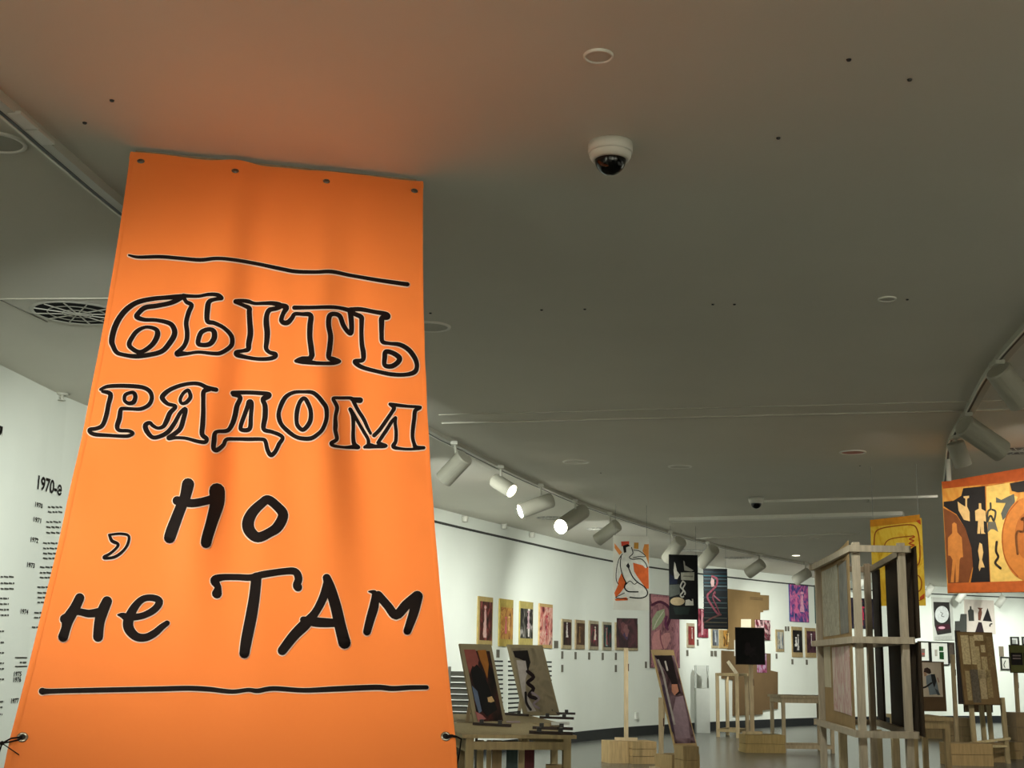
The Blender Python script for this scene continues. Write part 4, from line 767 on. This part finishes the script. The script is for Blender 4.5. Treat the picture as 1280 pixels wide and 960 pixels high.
# leaning boards on these tables
def leaning(label, bl, tl, alpha, width, cols, pad, spec=None, seed=0, base='8A7C60', support=None, name='leaning_painting'):
    r = lean(bl, tl, alpha, width); root = thing(name, label, 'painting', bl)
    mb = MB(); r.slab(mb, .018); mb.build('board', M(base, .75, .08, 8), root)
    mb = MB(); r.sub(mb, pad[0], pad[1], 1-pad[2], 1-pad[3], .003, .002); mb.build('canvas', paint(cols, 5, seed), root)
    if spec: art(r, spec, root, 'painted_shapes', .005)
    t = r.uv(.5, .8, -.02); back = V((t.x, t.y, V(bl).z)) - V((r.n.x, r.n.y, 0)).normalized()*.12
    MB().beam(t, back, .03).build('prop', WOOD(), root)
    return r, root
ZB = (560, 790, 5.645)
leaning('leaning red and black painting on a grey-brown board, at the banner\'s right edge', atz(593, 905, zt), (574.5, 804.5), .62, .30, ['15100E','2A1A14','4A2018','1A1412'], (.12, .03, .1, .09), [('p', '8A4A40', ZB, [(110,125),(190,125),(215,200),(205,260),(170,240),(150,300),(135,240)]), ('p', '9A6028', ZB, [(205,130),(265,128),(285,230),(275,330),(250,260),(225,200)]), ('p', '14100F', ZB, [(160,270),(200,230),(250,290),(300,430),(345,550),(270,600),(240,560),(205,430),(170,350)]), ('p', '5A6478', ZB, [(165,380),(205,420),(235,560),(215,575),(185,480)]), ('p', 'C09A6A', ZB, [(275,465),(305,455),(325,490),(300,500),(280,495)]), ('p', 'A0605C', ZB, [(185,560),(240,590),(265,615),(210,635)])], seed=31)
leaning('leaning brown board with a black and pale printed figure, on the rear table', atz(655.5, 894, zt), (634.5, 805.5), .62, .40, ['7A6E58','8A7C64','6A5E4A'], (.06, .04, .06, .05), [('p', '1C1716', ZB, [(455,135),(560,130),(580,215),(560,290),(545,210),(500,190),(470,180)]), ('p', 'A59A92', ZB, [(480,200),(545,205),(560,290),(545,330),(545,430),(590,510),(620,560),(560,565),(520,430)]), ('s', '2A1E20', ZB, [(560,280),(600,320),(560,360),(600,400),(570,450),(620,470)], 26), ('s', '8A7A80', ZB, [(590,430),(640,470),(600,510),(640,540)], 16), ('s', '241C1C', ZB, [(545,430),(550,500),(580,550)], 18)], seed=32)
# grey louvred rack behind the banner edge
lv = aty(568, 925, 12.2); root = thing('louvred_rack', 'dark grey louvred rack between the banner and the red-black leaning board', 'rack', (lv.x, lv.y, 0)); LW = .26
for s_ in (0, 1): MB().box((lv.x-.06+s_*LW, lv.y, .62), (.025, .04, 1.24)).build('upright', M('77746A', .7, .05), root)
for k in range(19): MB().obox((lv.x-.05, lv.y-.03, .22+.052*k), (LW-.03, 0, 0), (0, .06, .03), (0, .0, .012)).build('louvre', M('5E5D55', .7, .08), root)

# pole stand with the small dark square panel
c, a, b, rt = plinth('stacked timber plinth carrying the pole of the small dark square panel', (791, 955), .34, .36, .30, .29, 3)
MB().obox(c + a*-.28 + b*.12, a*.27, b*.30, (0, 0, .283)).build('timber', WOOD('B89C70'), rt)
pc = aty(782.5, 925, c.y+.20)
def pole_stand(label, x, y_top, y_bot, Y, hint_z=0.0, th=.055, name='pole_stand'):
    t = aty(x, y_top, Y); root = thing(name, label, 'stand', (t.x, t.y, hint_z)); MB().box((t.x, t.y, (t.z+hint_z)/2), (th, th, t.z-hint_z)).build('pole', WOOD('BBA684'), root)
    MB().box((t.x, t.y, hint_z+.02), (.30, .07, .04)).build('foot', WOOD('BBA684'), root); MB().box((t.x+.03, t.y, t.z-.3), (.012, .06, .10)).build('clamp', M('4A2A22', .6), root); return t
pole_stand('pale timber pole holding the small dark square panel', 782.5, 806, 925, c.y+.20, .285)
pic_plane((771, 772.5, 797, 809.5), c.y+.16, .0, ['1A0E10','2E1618','4A2428','221418'], 'small dark maroon square panel on a pole before the small wall paintings', seed=41, fig=['3A2A40','5A3434','6A4444'])
# leaning long painting with post and box
bl = aty(845.5, 943, 16.6)
leaning('long leaning violet-grey and black painting with a tan border, in the aisle', bl, (814.5, 812), .55, .36, ['2A1A1C','4A3436','6A545A','8A7078'], (.06, .10, .04, .055), [('p', '1A1012', (740, 790, 5.645), [(440,170),(560,165),(605,360),(625,430),(590,450),(555,350),(500,250)]), ('p', '8A747C', (740, 790, 5.645), [(590,460),(640,450),(680,640),(690,750),(590,755),(560,600)]), ('s', 'A8A098', (740, 790, 5.645), [(465,200),(500,300),(540,480),(580,650)], 14), ('s', 'C9C2B8', (740, 790, 5.645), [(515,210),(530,270)], 12), ('p', 'B07860', (740, 790, 5.645), [(560,370),(600,370),(610,420),(580,450),(560,420)]), ('s', '4A3A48', (740, 790, 5.645), [(500,380),(540,560),(570,700)], 18)], seed=33, base='B0956A')
pole_stand('slim timber post behind the long leaning painting', 826, 872, 960, 16.8, 0)
plinth('small timber box at the foot of the long leaning painting', (852, 968), .20, .30, .25, .33, 2, c=tuple(V((bl.x+.04, bl.y-.36, 0))))
plinth('low timber crate under the long leaning painting', (832, 945), .44, .34, .55, bl.z-.002, 1, c=(bl.x-.06, bl.y-.04, 0))

# acrylic display case by the wall
p = aty(878, 910, 26.0); root = thing('display_case', 'tall clear acrylic display case on a grey plinth against the wall', 'display case', (p.x, p.y, 0))
MB().box((p.x, p.y, .42), (.26, .26, .84)).build('plinth', M('A9AAA2', .7, .03), root); MB().box((p.x, p.y, 1.06), (.24, .24, .43)).build('acrylic_hood', glass(), root)
for sx in (-1, 1):
    for sy in (-1, 1): MB().box((p.x+sx*.12, p.y+sy*.12, 1.06), (.008, .008, .43)).build('hood_edge', M('8E938C', .3, 0), root)
tag(MB().obox(wall_hit(793, 899)+V((.0, -.02, 0)), (.05, .06, 0), (.03, -.02, 0), (0, 0, .12)).build('wall_socket', M('C9C8BE', .5, .02)), 'pale double wall socket low on the curved wall', 'socket')

# tall trestle and the pole with the black panel
tc_ = atz(897, 921, 0)
root = thing('tall_trestle', 'tall narrow timber trestle near the far wall with sticks on top', 'trestle', tc_)
wA, wB = aty(897, 921, tc_.y), aty(921, 921, tc_.y); lt = []
for x, dy in ((897, 0), (909, .6), (921.5, -.3), (933.5, .4)):
    q = aty(x, 880, tc_.y+dy); MB().box((q.x, q.y, .57), (.06, .06, 1.14)).build('leg', WOOD('B5A07C'), root); lt.append(q)
for i, j in ((0, 1), (0, 2), (2, 3), (1, 3)):
    for z in (1.12, .12): MB().beam((lt[i].x, lt[i].y, z), (lt[j].x, lt[j].y, z), .06, .05).build('rail', WOOD('A8946E'), root)
MB().beam((lt[2].x, lt[2].y, 1.14), (lt[2].x-.16, lt[2].y, 1.36), .03, .06).build('slanted_stick', WOOD('D8CBB0'), root)
c, a, b, rt = plinth('long stacked timber plinth carrying the pole of the black panel', (932, 941), .62, .35, .10, .27, 2, 'A8905F')
MB().obox(c + a*.05 + b*.05 + V((0, 0, .27)), a*.22, b*.1, (0, 0, .03)).build('timber', WOOD('C9B68E'), rt)
pole_stand('pale timber pole holding the black painted panel', 938.5, 828, 920, c.y+.2, .268, .06)
pole_stand('thinner timber post just left of the black panel\'s pole', 933.5, 845, 925, c.y+.45, 0, .04)
pic_plane((919, 784, 955.5, 830.5), c.y+.12, .10, ['060505','0B0809','140F10','0A0808'], 'almost black painted panel on a pole before the cardboard sheets', seed=42, fig=['1E181A','241C1E'])
# table at the left of the tall frame
p = atz(979, 941, 0); table('plain pale timber table left of the tall timber frame', (p.x, p.y), .80, .75, .05, .85, wood='B0A084', lower=.06)

# ------------------------------------------------------------------ tall timber frame with curved boards
FLp = aty(1069, 678, 10.0); FRp = aty(1125.5, 681, 10.0); BLp2 = aty(1022, 703, 12.0); BRp = aty(1083, 700, 12.1)
root = thing('timber_display_frame', 'tall open timber frame carrying curved boards in the right foreground', 'display frame', (FLp.x, FLp.y, 0)); frame_root = root
ztop = FLp.z; wf = WOOD('B3A38C')
for q in (FLp, FRp, BLp2, BRp): MB().box((q.x, q.y, ztop/2), (.052, .052, ztop)).build('post', wf, root)
def rail(p, q, z, side=.0, w_=.035, h=.05, ext=.06):
    p, q = V((p.x, p.y, z)), V((q.x, q.y, z)); d = (q-p).normalized(); s_ = V((-d.y, d.x, 0))*side; MB().beam(p-d*ext+s_, q+d*ext+s_, w_, h).build('rail', wf, root)
for z in (ztop-.05, 1.50, .81):
    rail(FLp, FRp, z, -.042); rail(FLp, BLp2, z, .04); rail(FRp, BRp, z, -.04); rail(BLp2, BRp, z, .04)
# curved cardboard with papers on the left side, facing left
def curved_board(p, q, z0, z1, bulge, name, mat, parent, th=.006, nx=14, t0=0., t1=1., lift=0.):
    mb = MB(); d = V((q.x-p.x, q.y-p.y, 0)); s_ = V((-d.y, d.x, 0)).normalized(); vs = []; fs = []
    for i in range(nx+1):
        t = t0+(t1-t0)*i/nx; c = V((p.x, p.y, 0)) + d*t + s_*(bulge*math.sin(math.pi*t)+lift)
        for zz in (z0, z1): vs += [c+V((0, 0, zz)), c+s_*th+V((0, 0, zz))]
    for i in range(nx):
        a = 4*i; b = a+4; fs += [(a, b, b+2, a+2), (a+1, a+3, b+3, b+1), (a, a+1, b+1, b), (a+2, b+2, b+3, a+3)]
    fs += [(0, 2, 3, 1), (4*nx, 4*nx+1, 4*nx+3, 4*nx+2)]
    mb.add(vs, fs); return mb.build(name, mat, parent, False)
def off(q, x, y): return V((q.x+x, q.y+y, 0))
def frac(p, q, t): return V((p.x+(q.x-p.x)*t, p.y+(q.y-p.y)*t, 0))
pL, qL = off(FLp, -.035, .06), off(BLp2, .02, -.06)
cb = thing('curved_cardboard', 'curved brown cardboard with pinned drawings on the left side of the timber frame', 'cardboard', (pL.x, pL.y, .80))
curved_board(pL, qL, .80, ztop+.02, -.03, 'sheet', KRAFT, cb)
for t0, t1, z0, z1, mt in ((.10, .44, 1.56, 2.12, M('77736A', .6, .25, 8)), (.48, .97, 1.56, 2.14, paint(['A39A84', 'B0A890', '8F8772', 'ABA28A'], 14, 3)), (.10, .74, .93, 1.46, paint(['D8CCBC', 'D2B8AA', 'C08880', 'D6C8B8'], 7, 8)), (.80, .98, 1.12, 1.47, M('BFB296', .7, .1))):
    curved_board(pL, qL, z0, z1, -.03, 'pinned_drawing', mt, cb, .003, t0=t0, t1=t1, lift=.008)
# dark boards on the right side, seen from their backs
pR, qR = off(FRp, .085, -.12), off(BRp, .10, .0)
db = thing('dark_board', 'tall dark brown board on the right side of the timber frame', 'board', (pR.x, pR.y, .80))
for z0, z1 in ((.80, 1.49), (1.52, ztop-.03)): curved_board(pR, qR, z0, z1, -.03, 'panel', M('3A2C1E', .75, .08, 5), db, .012, t1=.80)
curved_board(pR, qR, .82, ztop-.06, 0, 'edge_panel', M('2A2019', .75, .08, 5), db, .02, t0=.93, t1=1.12)
# small stool-like trestles behind the frame
for x, yb, Y, l in ((1053, 985, 12.4, 'pale upright leg of a trestle behind the tall frame, left'), (1097, 985, 12.8, 'pale upright leg of a trestle behind the tall frame, right'), (1119, 975, 13.4, 'thin upright leg of a trestle behind the dark board')):
    t = aty(x, 912 if x < 1110 else 920, Y); tag(MB().beam((t.x, t.y, 0), (t.x, t.y, t.z), .07, .05).build('trestle_leg', WOOD('B8A684'), origin=(t.x, t.y, 0)), l, 'trestle leg', 'trestle legs behind the frame')

# ------------------------------------------------------------------ portrait on its table, board with papers, plinths at right
p = atz(1146, 896, .83); T5 = table('pale timber table carrying the portrait on brown card', (p.x-.05, p.y), .37, .75, .0, .83, wood='B9A27A')
Z9 = (1120, 720, 4)
leaning('portrait of a dark-haired person in grey-blue on brown card, on a timber table', aty(1145, 889, p.y+.25) , (1141.5, 826.5), .30, .36, ['C4B6A2','CBBFAE','BFB09A'], (.03, .29, .10, .02), [('p', '8C7A58', Z9, [(95,435),(128,432),(132,598),(98,598)]), ('p', '3A2A24', Z9, [(137,480),(140,462),(155,457),(170,466),(175,485),(165,490),(150,485),(140,500)]), ('p', 'B08C70', Z9, [(136,480),(150,483),(152,498),(140,502)]), ('p', '76828A', Z9, [(148,500),(175,490),(195,500),(205,540),(215,590),(165,595),(160,560),(150,540)]), ('p', '2A2C2E', Z9, [(172,492),(192,490),(200,525),(190,560),(178,530)]), ('s', '2A2826', Z9, [(118,560),(145,555),(175,535)], 9), ('p', '4A5258', Z9, [(190,560),(205,570),(220,595),(205,595)]), ('s', '9A6A5A', Z9, [(205,510),(212,530)], 4)], seed=51, base='5E4A34', name='leaning_portrait')
blb = aty(1206, 881, 18.6)
rr, root = leaning('upright brown board covered with pasted newspaper sheets at right', blb, (1196, 789.5), .22, .56, ['6E5638','76603F','64502F'], (.01, .01, .01, .01), None, seed=52, base='5A462C', name='paper_board')
root['category'] = 'display board'
for (x0, y0, x1, y1), h, l in (((.08, .55, .30, .95), 'B3A27C', 0), ((.33, .55, .46, .94), 'AD9C76', 0), ((.46, .88, .72, .96), 'BBAA84', 0), ((.46, .36, .57, .80), 'A89770', 0), ((.60, .36, .76, .66), 'A3926C', 0), ((.62, .72, .74, .82), 'B5A47E', 0), ((.10, .06, .22, .46), '94835F', 0), ((.24, .03, .46, .48), '5A5246', 0), ((.48, .08, .66, .48), 'A39271', 0), ((.68, .10, .82, .48), '8E7C57', 0), ((.80, .52, .95, .94), '7A6644', 0)):
    mb = MB(); rr.sub(mb, x0, y0, x1, y1, .006, .002); sh = mb.build('pasted_sheet', M(h, .75, .28, 40, key='news'+h), root)
# its easel legs
ez = thing('easel_trestle', 'four-legged timber easel under the board with newspaper sheets', 'easel', (blb.x, blb.y, 0))
for (x, yt, Y) in ((1206.5, 800, 18.75), (1226, 876, 19.4), (1235, 876, 19.6), (1252.5, 872, 19.0)):
    t = aty(x, yt, Y); f_ = V((t.x+(.06 if x < 1210 else .03), t.y, 0)); MB().beam(f_, t, .06, .05, side=V((1, 0, 0))).build('leg', WOOD('A39370'), ez)
MB().beam(aty(1206.5, 879, 18.7), aty(1252.5, 877, 19.0), .05, .05).build('ledge', WOOD('A39370'), ez)
pic_plane((1193, 788, 1200, 880), 19.6, -.3, ['1A1412','221A16','15110F'], 'narrow dark panel behind the left side of the newspaper board', seed=53)
pic_plane((1204, 868, 1240, 890), 20.2, 0, ['5E4A34','64503A','5A4630'], 'brown card peeping out below the newspaper board', seed=54, name='card_panel', cat='card')
pole_stand('thin timber pole left of the newspaper board', 1190.5, 818, 898, 22.5, .0, .06)
pole_stand('thin timber pole carrying the green board at the right edge', 1269, 835, 928, 23.6, .0, .06)
r, root = pic_plane((1261, 806, 1300, 841), 23.4, .0, ['5E6034','66683A','585A30'], 'olive green board with dark pictures on a pole at the right edge', seed=55)
for (x0, y0, x1, y1), h in (((.04, .28, .40, .72), '1A1617'), ((.44, .28, .85, .72), '2A2426')):
    mb = MB(); r.sub(mb, x0, y0, x1, y1, .012, .008); k = mb.build('mounted_picture', M(h, .6, .1), root)
    for q in (.52, .62): mb = MB(); r.sub(mb, x0+.05, q-.03, x1-.05, q+.02, .016, .003); mb.build('pale_strip', M('8A7A7A', .7, .1), k)
plinth('wide low timber box in front of the newspaper board', (1188, 957), .60, .4, .02, .30, 2, 'A58C62')
plinth('timber box right of the wide low box', (1241, 953), .24, .4, .05, .27, 2, '9C8560')
plinth('timber box second right of the wide low box', (1262, 949), .20, .4, .05, .25, 2, '9C8560')
plinth('timber plinth behind the portrait table legs', (1147, 923), .55, .4, .0, .36, 2, 'A08A66')
plinth('timber plinth behind the left easel leg', (1188, 931), .42, .4, .0, .46, 3, '9A8564')
plinth('timber plinth cut by the right edge', (1273, 945), .3, .4, .0, .65, 3, '8F7A5C')
for (x0, y0, x1, y1, l) in ((1213, 929, 1262, 923, 'long pale loose stick lying across the timber boxes'), (1190, 930.5, 1206, 931.5, 'short pale plank on the wide low timber box'), (1214, 934, 1258, 932.5, 'second loose stick on the timber boxes')):
    a, b = aty(x0, y0, 18.75), aty(x1, y1, 19.0); tag(MB().beam(a, b, .05, .03).build('loose_stick', WOOD('C9B88E'), origin=a), l, 'stick')
for o in bpy.data.objects:
    if '_org' in o: del o['_org']
